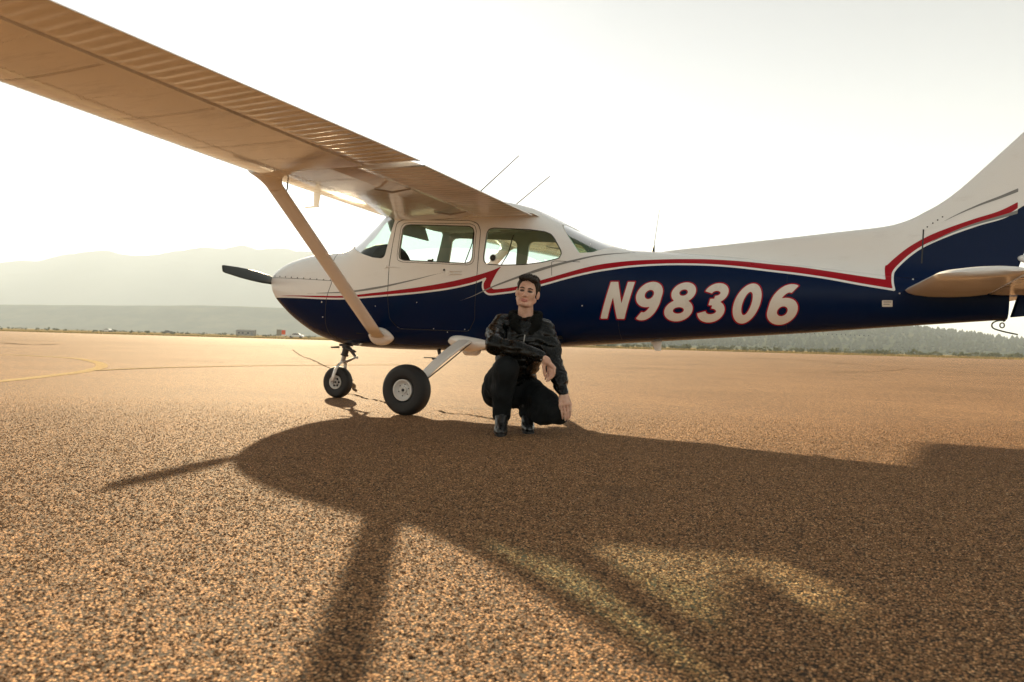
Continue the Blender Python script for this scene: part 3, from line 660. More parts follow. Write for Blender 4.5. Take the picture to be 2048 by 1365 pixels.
def set_blue(o, loc=(0, 0, 0)):
    me = o.data; n = len(me.vertices); co = np.empty(n*3); me.vertices.foreach_get('co', co); co = co.reshape(-1, 3)+np.array(loc)
    a = me.attributes.get('blue_line') or me.attributes.new('blue_line', 'FLOAT', 'POINT')
    a.data.foreach_set('value', poly_sd(co[:, [0, 2]], BLUE_POLY))

# ------------------------------------------------------------------ fuselage shell
def hull_ring(x, n, off=0.0):
    zb, zt, hw, zm, nb, nt = [float(a) for a in hull_par(np.array(x))]
    th = np.linspace(0, 2*np.pi, n, endpoint=False); c, s = np.cos(th), np.sin(th)
    nn = np.where(s > 0, nt, nb)
    y = (hw-off)*np.sign(c)*np.abs(c)**(2/nn)
    z = zm+np.where(s > 0, zt-off-zm, zm-zb-off)*np.sign(s)*np.abs(s)**(2/nn)
    return np.stack([np.full(n, x), y, z], 1)

def hull_mesh(name, x0, x1, step, n, off):
    k = int(round((x1-x0)/step))+1; xs = np.linspace(x0, x1, k)
    V = np.vstack([hull_ring(x, n, off) for x in xs]); F = []
    for i in range(k-1):
        for q in range(n): F.append((i*n+q, i*n+(q+1) % n, (i+1)*n+(q+1) % n, (i+1)*n+q))
    F.append(tuple(range(n-1, -1, -1))); F.append(tuple((k-1)*n+q for q in range(n)))
    o = mesh(name, V, F, M['body'])
    bm = bmesh.new(); bm.from_mesh(o.data); bmesh.ops.recalc_face_normals(bm, faces=bm.faces); bm.to_mesh(o.data); bm.free()
    return o

def prism(poly, y0, y1):
    n = len(poly); V = [(p[0], y0, p[1]) for p in poly]+[(p[0], y1, p[1]) for p in poly]
    F = [tuple(range(n)), tuple(range(2*n-1, n-1, -1))]+[(i, (i+1) % n, n+(i+1) % n, n+i) for i in range(n)]
    o = mesh('cutter', V, F, M['liner'], smooth=False)
    bm = bmesh.new(); bm.from_mesh(o.data); bmesh.ops.recalc_face_normals(bm, faces=bm.faces); bm.to_mesh(o.data); bm.free()
    return o

def boolean(o, cut, op='DIFFERENCE', drop=True):
    m = o.modifiers.new('b', 'BOOLEAN'); m.object = cut; m.operation = op; m.solver = 'EXACT'
    dg = bpy.context.evaluated_depsgraph_get(); dg.update()
    me = bpy.data.meshes.new_from_object(o.evaluated_get(dg)); o.modifiers.clear()
    old = o.data; o.data = me; bpy.data.meshes.remove(old)
    if drop:
        me2 = cut.data; bpy.data.objects.remove(cut); bpy.data.meshes.remove(me2)
    return o

def hull_normals(o):
    """smooth normals on the outer skin taken from the loft itself, flat ones on cut edges"""
    me = o.data; n = len(me.vertices); co = np.empty(n*3); me.vertices.foreach_get('co', co); co = co.reshape(-1, 3)
    def G(P):
        zb, zt, hw, zm, nb, nt = hull_par(P[:, 0]); z = P[:, 2]
        s = np.where(z > zm, (z-zm)/(zt-zm), (zm-z)/(zm-zb)); nn = np.where(z > zm, nt, nb)
        return np.abs(P[:, 1]/hw)**nn+np.abs(s)**nn
    e = 2e-3; g = np.stack([(G(co+e*np.eye(3)[k])-G(co-e*np.eye(3)[k]))/(2*e) for k in range(3)], 1)
    g /= np.maximum(np.linalg.norm(g, axis=1, keepdims=True), 1e-9)
    on = np.abs(G(co)-1) < .02
    nl = len(me.loops); lv = np.empty(nl, int); me.loops.foreach_get('vertex_index', lv)
    out = np.zeros((nl, 3))
    for p in me.polygons:
        fn = np.array(p.normal); ls = range(p.loop_start, p.loop_start+p.loop_total); ids = lv[p.loop_start:p.loop_start+p.loop_total]
        dd = g[ids] @ fn; ok = on[ids].all() and (dd > .6).all()
        out[p.loop_start:p.loop_start+p.loop_total] = g[ids] if ok else fn
    me.polygons.foreach_set('use_smooth', [True]*len(me.polygons))
    me.normals_split_custom_set(out.tolist())

plane = empty('light_aircraft')
tag(plane, 'white and dark blue high-wing propeller aircraft with red stripe parked on the apron', 'aircraft')

fus = hull_mesh('fuselage', -.945, 6.29, .03, 128, 0.0)
boolean(fus, hull_mesh('cutter', .02, 2.98, .06, 96, .022))
W_DOOR = rounded(D_['doorwin'], .012, 3); W_REAR = rounded(D_['rearside'], .012, 3)
DOOR = rounded([(.835,1.878),(.90,1.903),(1.677,1.868),(1.765,1.835),(1.798,1.765),(1.786,1.577),(1.772,1.334),(1.745,.90),(1.66,.78),(.86,.79),(.765,.89),(.752,1.137),(.762,1.445)], .03, 4)
W_SHIELD = rounded([(.03,1.745),(.243,1.640),(.395,1.570),(.552,1.524),(.672,1.512),(.705,1.536),(.757,1.728),(.806,1.905),(.66,2.02),(.30,1.95)], .02, 3)
W_BACK = rounded([(2.560,1.822),(2.697,1.652),(2.782,1.537),(2.90,1.548),(3.01,1.600),(3.10,1.70),(2.75,1.98),(2.50,1.90)], .014, 3)
# left door, cut out with a real gap
door_cut = rounded([(x+(.004 if x < 1.2 else -.004), z+(.004 if z < 1.2 else -.004)) for x, z in DOOR], .001, 2)
def shell_copy(name):
    o = fus.copy(); o.data = fus.data.copy(); o.name = name; col.objects.link(o); return o
door = shell_copy('cabin_door'); boolean(door, prism(door_cut, -.8, -.2), 'INTERSECT')
boolean(fus, prism(DOOR, -.8, -.2)); boolean(door, prism(W_DOOR, -.8, -.2))
boolean(fus, prism(W_DOOR, .2, .8)); boolean(fus, prism(W_REAR, -.8, .8))
boolean(fus, prism(W_SHIELD, -.8, .8)); boolean(fus, prism(W_BACK, -.8, .8))
for o in (fus, door):
    o.data.materials.clear(); o.data.materials.append(M['body']); o.data.materials.append(M['liner'])
    hull_normals(o); set_blue(o); o.parent = plane
    # inner lining gets its own material
    co = np.array([p.center[:] for p in o.data.polygons]); no = np.array([p.normal[:] for p in o.data.polygons])
    yy = hull_y(co[:, 0], co[:, 2]); zt = hull_par(co[:, 0])[1]; zb = hull_par(co[:, 0])[0]
    inner = (np.abs(co[:, 1]) < yy-.014) & (co[:, 2] < zt-.014) & (co[:, 2] > zb+.014) & (co[:, 0] > .0) & (co[:, 0] < 2.99)
    o.data.polygons.foreach_set('material_index', inner.astype(int).tolist())
tag(door, 'white and blue pilot door with a wide window')

def pane(name, poly, off, mat, parent, ysel, grow=.014):
    xs = np.arange(min(p[0] for p in poly)-.03, max(p[0] for p in poly)+.03, .012); n = 240
    V = np.vstack([hull_ring(x, n, off) for x in xs]); keep = poly_sd(V[:, [0, 2]], poly) < grow
    if ysel: keep &= V[:, 1]*ysel > .15
    F = []
    for i in range(len(xs)-1):
        for q in range(n):
            f = (i*n+q, (i+1)*n+q, (i+1)*n+(q+1) % n, i*n+(q+1) % n)
            if keep[list(f)].all(): F.append(f)
    used = sorted({k for f in F for k in f}); mp = {k: i for i, k in enumerate(used)}
    return mesh(name, V[used], [tuple(mp[k] for k in f) for f in F], mat, parent)
pane('window_pane', W_DOOR, .010, M['glass'], door, -1)
pane('side_window', W_DOOR, .010, M['glass'], plane, 1)
for s in (-1, 1): pane('side_window', W_REAR, .010, M['glass'], plane, s)
pane('windshield', W_SHIELD, .010, M['glass'], plane, 0)
pane('rear_window', W_BACK, .010, M['tint'], plane, 0)

# seals and gaps drawn round the openings
def ribbon(name, L, hwid, parent, mat, off=.0012, h=.02, label=None, closed=False):
    """narrow strip that follows a line on the skin"""
    L = np.asarray(L, float)
    if closed: L = np.vstack([L, L[:1]])
    s_ = np.concatenate([[0], np.cumsum(np.hypot(*np.diff(L, axis=0).T))]); L = L[np.concatenate([[True], np.diff(s_) > 1e-6])]
    s_ = np.concatenate([[0], np.cumsum(np.hypot(*np.diff(L, axis=0).T))])
    t = np.unique(np.round(np.concatenate([s_, np.arange(0, s_[-1], h)]), 6)); P = np.stack([np.interp(t, s_, L[:, k]) for k in (0, 1)], 1)
    T = np.gradient(P, axis=0)
    if closed: T[0] = T[-1] = P[1]-P[-2]
    T /= np.maximum(np.linalg.norm(T, axis=1, keepdims=True), 1e-9); Nn = np.stack([-T[:, 1], T[:, 0]], 1)*hwid; k = len(P)
    A, B = P+Nn, P-Nn
    V = np.vstack([lay(A[:, 0], A[:, 1], off), lay(B[:, 0], B[:, 1], off)])
    o = mesh(name, V, [(k+i, k+i+1, i+1, i) for i in range(k-1)], mat, parent)
    if label: o['label'] = label
    return o
def ring_decal(name, poly, hwid, parent, mat, off=.0012):
    return ribbon(name, poly, hwid, parent, mat, off, closed=True)
ring_decal('window_seal', W_DOOR, .0045, door, M['seal']); ring_decal('window_seal', W_REAR, .0045, fus, M['seal'])
win_out = rounded([(x*1.0+(-.022 if x < 1.3 else .022), z+(.022 if z > 1.65 else -.018)) for x, z in D_['doorwin']], .012, 3)
ring_decal('window_frame_seam', win_out, .0022, door, M['seam'])
ribbon('door_seam', np.vstack([DOOR, DOOR[:1]]), .0028, fus, M['seam'])
ribbon('cowling_seam', catmull(D_['seamfw'][1:], 6), .0035, fus, M['seam'])
ribbon('cowling_seam', D_['cowlsplit'], .0022, fus, M['seam'])
ribbon('baggage_door_seam', [(2.535,1.325),(2.53,1.45),(2.56,1.462),(2.80,1.452)], .0022, fus, M['seam'])
ribbon('skin_seam', [(3.155,.74),(3.16,1.0),(3.165,1.2)], .0012, fus, M['seam'], .0008)
ribbon('skin_seam', [(4.62,.85),(4.62,1.1),(4.62,1.33)], .0012, fus, M['seam'], .0008)
ribbon('fin_root_gap', [(5.665,1.44),(5.672,1.725)], .0055, fus, M['black'], .003)

# stripes
bb = (-.9, 6.42, 1.0, 2.05)
side_sd = lambda Q: np.maximum(poly_sd(Q, BAND_POLY), Q[:, 0]-6.36)
decal('white_pinstripe', lambda Q: np.maximum(line_dist(Q, blue_chain)-.0095, Q[:, 0]-6.34), bb, .0075, .0009, M['white'], fus)
decal('red_stripe', lambda Q: np.maximum(np.maximum(side_sd(Q), .0085-line_dist(Q, blue_chain)), Q[:, 0]-6.34), bb, .0075, .0017, M['red'], fus)
def taper(L, w0, w1, mid=None):
    L = np.asarray(L); s = np.concatenate([[0], np.cumsum(np.hypot(*np.diff(L, axis=0).T))]); s /= s[-1]
    def f(Q):
        D = np.full(len(Q), 1e9)
        for a, b, sa, sb in zip(L[:-1], L[1:], s[:-1], s[1:]):
            d = b-a; t = np.clip(((Q-a) @ d)/(d @ d), 0, 1); u = sa+t*(sb-sa)
            wv = w0+(w1-w0)*u if mid is None else np.interp(u, [0, .5, 1], [w0, mid, w1])
            D = np.minimum(D, np.hypot(*(Q-a-t[:, None]*d).T)-wv)
        return D
    return f
def stripe(k, w0, w1, mid=None, off=.0024, mat='grey'):
    L = catmull(D_[k], 6); b = (L[:, 0].min()-.03, min(L[:, 0].max()+.03, 6.36), L[:, 1].min()-.03, L[:, 1].max()+.03)
    f = taper(L, w0, w1, mid)
    decal('grey_pinstripe', lambda Q: np.maximum(f(Q), Q[:, 0]-6.34), b, .005, off, M[mat], fus)
stripe('grey1', .001, .001, .011); stripe('grey2', .001, .002, .013); stripe('grey3', .001, .014); stripe('grey4', .001, .014)

# ------------------------------------------------------------------ registration, built stroke by stroke
def arc(cx, cz, rx, rz, a0, a1, n=22):
    t = np.radians(np.linspace(a0, a1, n)); return np.stack([cx+rx*np.cos(t), cz+rz*np.sin(t)], 1)
def stroke(L, wd, closed=False):
    """outline polygon(s) of a centre line drawn with a flat pen of width wd"""
    L = np.asarray(L, float); T = np.gradient(L, axis=0)
    if closed: T[0] = T[-1] = L[1]-L[-2]
    T /= np.linalg.norm(T, axis=1, keepdims=True); Nn = np.stack([-T[:, 1], T[:, 0]], 1)
    return (L+Nn*wd/2, L-Nn*wd/2)
def stroke_sd(L, wd, closed=False):
    a, b = stroke(L, wd, closed)
    if closed: return lambda Q: np.maximum(poly_sd(Q, b if abs(_area(b)) > abs(_area(a)) else a), -poly_sd(Q, a if abs(_area(b)) > abs(_area(a)) else b))
    P = np.vstack([a, b[::-1]]); return lambda Q: poly_sd(Q, P)
def _area(P): return .5*np.sum(P[:, 0]*np.roll(P[:, 1], -1)-P[:, 1]*np.roll(P[:, 0], -1))
def union(*fs): return lambda Q: np.min([f(Q) for f in fs], axis=0)
def ellipse_ring(cx, cz, rx, rz, wd):
    o, i_ = arc(cx, cz, rx, rz, 0, 360, 48)[:-1], arc(cx, cz, rx-wd, rz-wd, 0, 360, 48)[:-1]
    return lambda Q: np.maximum(poly_sd(Q, o), -poly_sd(Q, i_))
S_ = .215   # stroke width relative to the letter height; glyph box: width .64 x height 1
def poly_f(P): return lambda Q: poly_sd(Q, np.array(P, float))
GL = {
 'N': (union(poly_f([(0,0),(S_*.93,0),(S_*.93,1),(0,1)]), poly_f([(.70-S_*.93,0),(.70,0),(.70,1),(.70-S_*.93,1)]), poly_f([(0,1),(S_*1.0,1),(.70,0),(.70-S_*1.0,0)])), .70),
 '0': (ellipse_ring(.33, .5, .33, .515, S_), .66),
 '8': (union(ellipse_ring(.33, .745, .285, .27, S_*.86), ellipse_ring(.33, .275, .335, .29, S_*.95)), .67),
 '9': (union(ellipse_ring(.33, .675, .33, .34, S_), stroke_sd(np.vstack([[(.555,.66)], arc(.30, .50, .257, .41, 0, -112, 26), ]), S_*.98)), .66),
 '6': (union(ellipse_ring(.33, .325, .33, .34, S_), stroke_sd(np.vstack([[(.105,.34)], arc(.36, .50, .257, .41, 180, 68, 26), ]), S_*.98)), .66),
 '3': (union(stroke_sd(arc(.31, .745, .205, .165, 172, -92, 26), S_*.92), stroke_sd(arc(.31, .27, .24, .18, 92, -172, 26), S_*.98), poly_f([(.20,.43),(.34,.43),(.34,.60),(.20,.60)])), .64)}
boxes = [('N',2.998,3.314),('9',3.306,3.556),('8',3.598,3.862),('3',3.898,4.132),('0',4.176,4.416),('6',4.474,4.736)]
base = lambda x: .932-(x-2.99)*.0135
LH = .338; SHEAR = .285
for ch, xa, xb in boxes:
    f, gw = GL[ch]; b0 = base((xa+xb)/2)
    if ch == 'N': sx = (xb-xa-SHEAR*LH)/gw
    else:
        wd_ = 2*math.sqrt(((xb-xa)/2)**2-(SHEAR*LH/2)**2); sx = wd_/gw; xa = (xa+xb)/2-wd_/2-SHEAR*LH/2
    def sdf(Q, f=f, sx=sx, xa=xa, b0=b0):
        v = (Q[:, 1]-b0)/LH; u = (Q[:, 0]-xa-SHEAR*(Q[:, 1]-b0))/sx
        return f(np.stack([u, v], 1))*sx
    bx = (xa-.03, xb+.06, b0-.03, b0+LH+.03)
    rim = decal('letter_outline', lambda Q: sdf(Q)-.0105, bx, .006, .0010, M['red'], fus)
    decal('registration_letter', sdf, bx, .006, .0022, M['letter'], fus, label='cream painted %s %s with a red edge' % ('capital' if ch == 'N' else 'digit', ch))
pl = D_['placard']; decal('placard', lambda Q: poly_sd(Q, pl), (5.34, 5.48, 1.04, 1.15), .006, .002, M['letter'], fus)
decal('placard_print', lambda Q: np.minimum(np.maximum(np.abs(Q[:, 1]-1.108)-.003, np.abs(Q[:, 0]-5.41)-.03), np.maximum(np.abs(Q[:, 1]-1.09)-.003, np.abs(Q[:, 0]-5.405)-.025)), (5.35, 5.47, 1.05, 1.14), .004, .003, M['grey'], fus)
# small fasteners and drains on the skin
def dots(name, pts, r, mat, off=.003, parent=None):
    mb = MB()
    for x, z in pts:
        q = lay(np.array([x]), np.array([z]), off)[0]; mb.sphere(q, (r, r*.5, r), 8, 6)
    o = mb.build(name, mat, parent or fus, True); o['kind'] = 'stuff'; return o
dots('cowl_fasteners', [(-.84+.095*i, 1.352-.0030*i*2.2) for i in range(10)], .007, M['dark'])
dots('cowl_fasteners', [(-.10,1.06),(-.11,.90)], .008, M['rim'])
dots('fin_screws', [(5.70,1.745),(5.74,1.775),(5.775,1.80),(5.81,1.825)], .006, M['dark'], .002)
dots('static_ports', [(2.83,1.045),(5.50,1.18),(5.60,1.30),(5.78,1.335),(5.62,1.24)], .007, M['rim'])
dots('step_screws', [(1.10,1.06),(1.27,.80),(1.42,.77),(.60,1.02),(1.62,.80)], .005, M['rim'])

rv = [(x, z) for x in (2.86, 3.16, 3.50, 4.05, 4.62, 5.18) for z in np.arange(float(hull_par(np.array(x))[0])+.05, float(hull_par(np.array(x))[1])-.05, .032)]
rv += [(x, z0-.0135*(x-2.9)) for z0 in (.86,) for x in np.arange(2.9, 5.3, .036)]+[(.20+.036*i, .70) for i in range(16)]+[(1.98+.03*i, 1.375-.002*i) for i in range(18)]
rv = [q for q, d_ in zip(rv, poly_sd(np.array(rv), BAND_POLY)) if d_ > .025]
o = dots('rivets', rv, .0034, M['body'], .0004); set_blue(o)
# door hardware
def on_skin(x, z, off=0.0): return lay(np.array([x]), np.array([z]), off)[0]
h = MB()
for (x0, x1, z) in ((1.455, 1.60, 1.372), (1.46, 1.60, 1.345)): h.tube([on_skin(x0, z, .006), on_skin((x0+x1)/2, z-.003, .012), on_skin(x1, z-.006, .005)], .006, 8)
h.box(on_skin(1.462, 1.358, .005), (.028, .012, .05)); h.build('door_handle', M['white'], door)
MB().sphere(on_skin(1.408, 1.384, .003), (.012, .006, .012)).build('door_lock', M['dark'], door)
for z, x0 in ((1.425, .69),):
    hb = MB(); hb.box(on_skin(.715, z, .004), (.03, .012, .035)); hb.tube([on_skin(.73, z, .006), on_skin(.84, z-.008, .004), on_skin(.90, z-.014, .003)], [.007, .005, .003], 8); hb.build('door_hinge', M['white'], door)
lt = MB(); lt.box((1.22, -.50, 1.487), (.05, .02, .016)); lt.sphere((1.245, -.50, 1.49), .014); lt.build('window_latch', M['dark'], door)
st = MB(); q = on_skin(1.935, 1.497, -.004)
st.lathe([(-.002, .034), (.004, .036), (.004, .028)], q, 'Y', 20); st.build('vent_ring', M['rim'], plane); MB().lathe([(.0, .029), (-.006, .001)], q, 'Y', 20).build('vent_disc', M['seal'], plane)

# ------------------------------------------------------------------ cabin interior
ip = MB(); sec = [(y, 1.42+.30*(1-abs(y/.49)**3.2)) for y in np.linspace(-.46, .46, 15)]
ip.loft([[(.46, y, z) for y, z in sec]+[(.46, .46, 1.02), (.46, -.46, 1.02)], [(.38, y, z) for y, z in sec]+[(.38, .46, 1.02), (.38, -.46, 1.02)], [(.20, y*.96, z-.05) for y, z in sec]+[(.20, .42, 1.30), (.20, -.42, 1.30)]])
ipo = ip.build('instrument_panel', M['panel'], plane)
for yy_ in (-.36, -.25, -.14, .0, .12):
    for zz in (1.45, 1.32): MB().lathe([(.46, .048), (.468, .048), (.469, .038), (.464, .036)], (0, yy_, zz), 'X', 18).build('dial', M['dial'], ipo)
for s in (-1, 1):
    y = .25*s; yk = MB(); yk.tube([(.40, y, 1.25), (.62, y, 1.25)], .012, 8)
    yk.tube([(.60, y-.13, 1.36), (.61, y-.12, 1.25), (.62, y, 1.23), (.61, y+.12, 1.25), (.60, y+.13, 1.36)], .012, 8); yk.build('control_yoke', M['black'], plane)
def seat(x, y, wd, name, hgt=1.42):
    mb = MB()
    def pad(c, d, tilt):
        b = bmesh.new(); bmesh.ops.create_cube(b, size=1); bmesh.ops.scale(b, vec=d, verts=b.verts)
        bmesh.ops.bevel(b, geom=list(b.edges), offset=min(d)*.35, segments=3, affect='EDGES')
        bmesh.ops.rotate(b, cent=(0, 0, 0), matrix=Matrix.Rotation(tilt, 3, 'Y'), verts=b.verts); bmesh.ops.translate(b, vec=c, verts=b.verts)
        b.verts.index_update(); mb.add([v.co[:] for v in b.verts], [[v.index for v in f.verts] for f in b.faces]); b.free()
    pad((x, y, .93), (.46, wd, .13), -.08); pad((x+.27, y, (.93+hgt)/2), (.11, wd, hgt-.88), .16)
    mb.box((x, y, .82), (.36, wd*.8, .13)); return mb.build(name, M['cloth'], plane, True)
seat(1.05, -.24, .40, 'front_seat', 1.44); seat(1.05, .24, .40, 'front_seat', 1.44); seat(2.02, 0, .86, 'rear_seat', 1.42)
MB().box((1.45, 0, .745), (2.3, .84, .03)).build('cabin_floor', M['panel'], plane)
for s in (-1, 1): bl = MB(); bl.tube([(1.70, .47*s, 1.86), (1.66, .44*s, 1.66), (1.45, .35*s, 1.25)], [.014, .012, .01], 6, flat=.3); bl.build('seat_belt', M['panel'], plane)
for s in (-1, 1):
    sv = MB(); sv.box((.70, -.255 if s < 0 else .135, 1.875), (.018, .43 if s < 0 else .34, .16), (0, -.35, 0)); sv.build('sun_block_visor', M['liner'], plane)  # added and sized to block sun falling through the cabin

# ------------------------------------------------------------------ nose: propeller, spinner, intakes
bk = MB(); bk.lathe([(-.94, .001), (-.94, .10), (-.90, .115)], (0, 0, 1.30), 'X', 24); bk.build('cowl_nose_ring', M['dark'], plane)
for s in (-1, 1):
    b = MB(); b.add([(-.9475, s*.19+.085*math.cos(a)*1.1, 1.30+.055*math.sin(a)) for a in np.linspace(0, 2*np.pi, 20, endpoint=False)], [tuple(range(20))]); b.build('cooling_inlet', M['black'], plane, False)
HUB = Vector((-1.00, 0, 1.30)); TIP = Vector((-.985, -1.03, 1.38))
prop = empty('propeller', HUB, 0, plane)
sp = MB(); sp.lathe([(.055, .115), (.02, .120), (-.03, .105), (-.09, .072), (-.13, .038), (-.15, .001)], (0, 0, 0), 'X', 28); sp.build('spinner', M['white'], prop)
ang = math.atan2(TIP.z-HUB.z, -(TIP.y-HUB.y)); Ln = (TIP-HUB).length
def blade(sgn):
    rings = []
    for r_, ch, tw, th in ((.06,.10,62,.045),(.14,.125,52,.034),(.28,.148,38,.024),(.45,.152,29,.018),(.62,.142,23,.014),(.78,.125,18.5,.011),(.90,.104,16,.009),(1.00,.088,15,.008),(1.03,.070,15,.006)):
        t = R(tw); ring = []
        for k in range(14):
            a = 2*math.pi*k/14; u, v = ch/2*math.cos(a), th/2*math.sin(a)+.012*ch*math.cos(a)**2
            # chord lies mostly in the disc plane, pitched by tw; blade runs along -Y rotated by ang
            cx = u*math.sin(t)+v*math.cos(t); cz = (u*math.cos(t)-v*math.sin(t))
            ring.append(Vector((cx, -r_, -cz)))
        rings.append(ring)
    rot = Matrix.Rotation(-ang+(math.pi if sgn < 0 else 0), 3, 'X')
    mb = MB(); mb.loft([[rot @ q for q in r] for r in rings]); return mb.build('blade', M['propb'], prop, True)
blade(1); blade(-1)

# ------------------------------------------------------------------ wings
WYS = [.40, 2.62, 5.42]
def wing_at(y):
    i = lambda a: float(np.interp(y, WYS, a))
    return (i([.66, .66, .775]), i([1.980, 2.048, 2.118]), i([2.36, 2.36, 1.975]), i([1.90, 1.945, 2.115]))
def foil(n=26, t=.12, m=.02, p=.4):
    b = np.linspace(0, np.pi, n); x = (1-np.cos(b))/2
    yt = 5*t*(.2969*np.sqrt(x)-.126*x-.3516*x**2+.2843*x**3-.1036*x**4)
    yc = np.where(x < p, m/p**2*(2*p*x-x*x), m/(1-p)**2*((1-2*p)+2*p*x-x*x)); return x, yc+yt, yc-yt
FX, FU, FD = foil()
fu = lambda s: np.interp(s, FX, FU); fd = lambda s: np.interp(s, FX, FD)
def wpt(y, s, v, sy):
    lx, lz, tx, tz = wing_at(y); c = math.hypot(tx-lx, tz-lz); ux, uz = (tx-lx)/c, (tz-lz)/c
    return (lx+(s*ux-v*uz)*c, sy*y, lz+(s*uz+v*ux)*c)
def wing(sy):
    root = empty('wing', (0, 0, 0), 0, plane)
    def panel_ring(y, s_up, s_lo):
        up = [s for s in FX if s < s_up]; lo = [s for s in FX if s < s_lo]
        ring = [wpt(y, s_up, fu(s_up), sy)]+[wpt(y, s, fu(s), sy) for s in reversed(up)]+[wpt(y, s, fd(s), sy) for s in lo[1:]]+[wpt(y, s_lo, fd(s_lo), sy)]
        return ring
    def rs(ring, n=56):
        P = np.array(ring); s = np.concatenate([[0], np.cumsum(np.linalg.norm(np.diff(P, axis=0), axis=1))]); t = np.linspace(0, s[-1], n)
        return [tuple(np.interp(t_, s, P[:, k]) for k in range(3)) for t_ in t]
    a = MB(); a.loft([panel_ring(y, .80, .545) for y in np.linspace(.36, 2.64, 20)]); a.build('inboard_panel', M['wingw'], root)
    rfg = MB(); rfg.loft([[wpt(y, s_, v_, sy) for s_, v_ in [(q_, fu(q_)-.001) for q_ in np.linspace(1.0, .56, 12)]+[(q_, fd(q_)+.001) for q_ in np.linspace(.56, .995, 12)]] for y in (.25, .40, .50, .565, .585)]); rfg.build('root_fairing', M['wingw'], root)
    b = MB(); b.loft([panel_ring(y, .715, .705) for y in np.linspace(2.645, 5.42, 20)]); b.build('outboard_panel', M['wingw'], root)
    tips = MB(); rings = []
    for k in range(9):
        t = k/8; y = 5.42+.14*math.sin(t*math.pi/2); q = math.cos(t*math.pi/2)*.995+.005
        rings.append([wpt(y, .5+(s-.5)*(1-.18*t*t), v*q+.01*t, sy) for s, v in list(zip(FX, FU))+list(zip(FX, FD))[::-1][1:-1]])
    tips.loft(rings); tips.build('wing_tip', M['wingw'], root)
    def ctrl(name, y0, y1, s0, pitch, amp, drop):
        ys = np.arange(y0, y1, pitch/8); rings = []
        for y in ys:
            fr = ((y-y0)/pitch) % 1.0
            bead = amp*max(0, 1-abs(fr-.5)*2.6)**.8
            ring = []
            ss = [s0+.045*(1-math.cos(a))for a in ()]
            S = np.concatenate([np.linspace(s0+.012, s0+.05, 3), np.linspace(s0+.08, 1.0, 6)])
            def z_u(s): return fu(s)
            up = [(s, fu(s)-.004+ (bead/1.63 if .08 < s-s0 and s < .995 else 0)) for s in S]; lo = [(s, fd(s)-(bead/1.63 if .05 < s-s0 and s < .995 else 0)) for s in S]
            nose = [(s0+.003, (fu(s0)+fd(s0))/2+.55*(fu(s0)-fd(s0))/2), (s0, (fu(s0)+fd(s0))/2), (s0+.003, (fu(s0)+fd(s0))/2-.6*(fu(s0)-fd(s0))/2)]
            for s, v in up[::-1]+nose+lo: ring.append(wpt(y, s, v-drop*(s-s0), sy))
            rings.append(ring)
        mb = MB(); mb.loft(rings); return mb.build(name, M['wingw'], root)
    ctrl('flap', .60, 2.60, .655, .078, .007, .03); ctrl('aileron', 2.66, 5.36, .722, .078, .006, .0)
    # lap joints of the skin panels
    for y in (1.15, 1.75, 2.30, 3.30, 3.95, 4.65):
        lo_s = .53 if y < 2.62 else .69; ss_ = np.linspace(.03, lo_s, 12); sm = MB()
        sm.loft([[wpt(y-.0025, s_, fd(s_)-.0032, sy), wpt(y+.0025, s_, fd(s_)-.0032, sy)] for s_ in ss_], closed=False, cap=False); sm.build('skin_seam', M['lap'], root, True)
    for s_, y0_, y1_ in ((.27, .6, 5.38), (.045, .6, 5.38)):
        sm = MB(); sm.loft([[wpt(y, s_-.0013, fd(s_-.0013)-.0020, sy), wpt(y, s_+.0013, fd(s_+.0013)-.0020, sy)] for y in np.linspace(y0_, y1_, 30)], closed=False, cap=False); sm.build('skin_seam', M['lap'], root, True)
    rvt = MB()
    for y in (1.15, 1.75, 2.30, 2.95, 3.30, 3.62, 3.95, 4.30, 4.65, 5.0):
        for s_ in np.arange(.06, .53 if y < 2.62 else .69, .022): rvt.sphere(wpt(y+.012, s_, fd(s_)-.0006, sy), (.0034, .0034, .0020), 6, 4)
    for s_ in (.26, .28, .06):
        for y in np.arange(.7, 5.36, .045): rvt.sphere(wpt(y, s_, fd(s_)-.0006, sy), (.0034, .0034, .0020), 6, 4)
    rvt.build('rivets', M['wingw'], root, True)['kind'] = 'stuff'
    fw = MB(); yy0 = np.linspace(.56, 2.60, 12); fw.loft([[wpt(y, s_, fd(s_)+dv, sy) for s_, dv in ((.550,.003),(.60,.022),(.66,.026),(.70,.022))] for y in yy0], closed=False, cap=False); fw.build('flap_well', M['cove'], root)  # strip in the recess, its dark colour standing for shade
    # flap track brackets in the cove
    for y in (.95, 1.95):
        t = MB(); t.tube([wpt(y, .50, fd(.5)-.004, sy), wpt(y, .60, fd(.6)-.022, sy), wpt(y, .70, fd(.7)-.012, sy)], [.006, .010, .006], 8); t.build('flap_bracket', M['steel'], root)
    return root
wingL = wing(-1); wingR = wing(1)
# pitot tube, tie-down ring and fuel vent under the left wing
pt = MB(); a = Vector(wpt(1.80, .09, fd(.09), -1)); pt.loft([[a+Vector((dx, dy, .01)) for dx, dy in ((-.04,0),(0,-.006),(.04,0),(0,.006))], [a+Vector((dx-.01, dy, -.125)) for dx, dy in ((-.025,0),(0,-.005),(.025,0),(0,.005))]])
pt.tube([a+Vector((.015, 0, -.12)), a+Vector((-.13, 0, -.125))], [.008, .006], 8); pt.build('pitot_mast', M['white'], wingL)
tr = MB(); a = Vector(wpt(2.22, .10, fd(.10), -1)); tr.tube([a+Vector((0, 0, .02)), a+Vector((0, 0, -.05)), a+Vector((-.02, 0, -.10)), a+Vector((-.035, 0, -.105))], .006, 8); tr.build('fuel_vent', M['dark'], wingL)
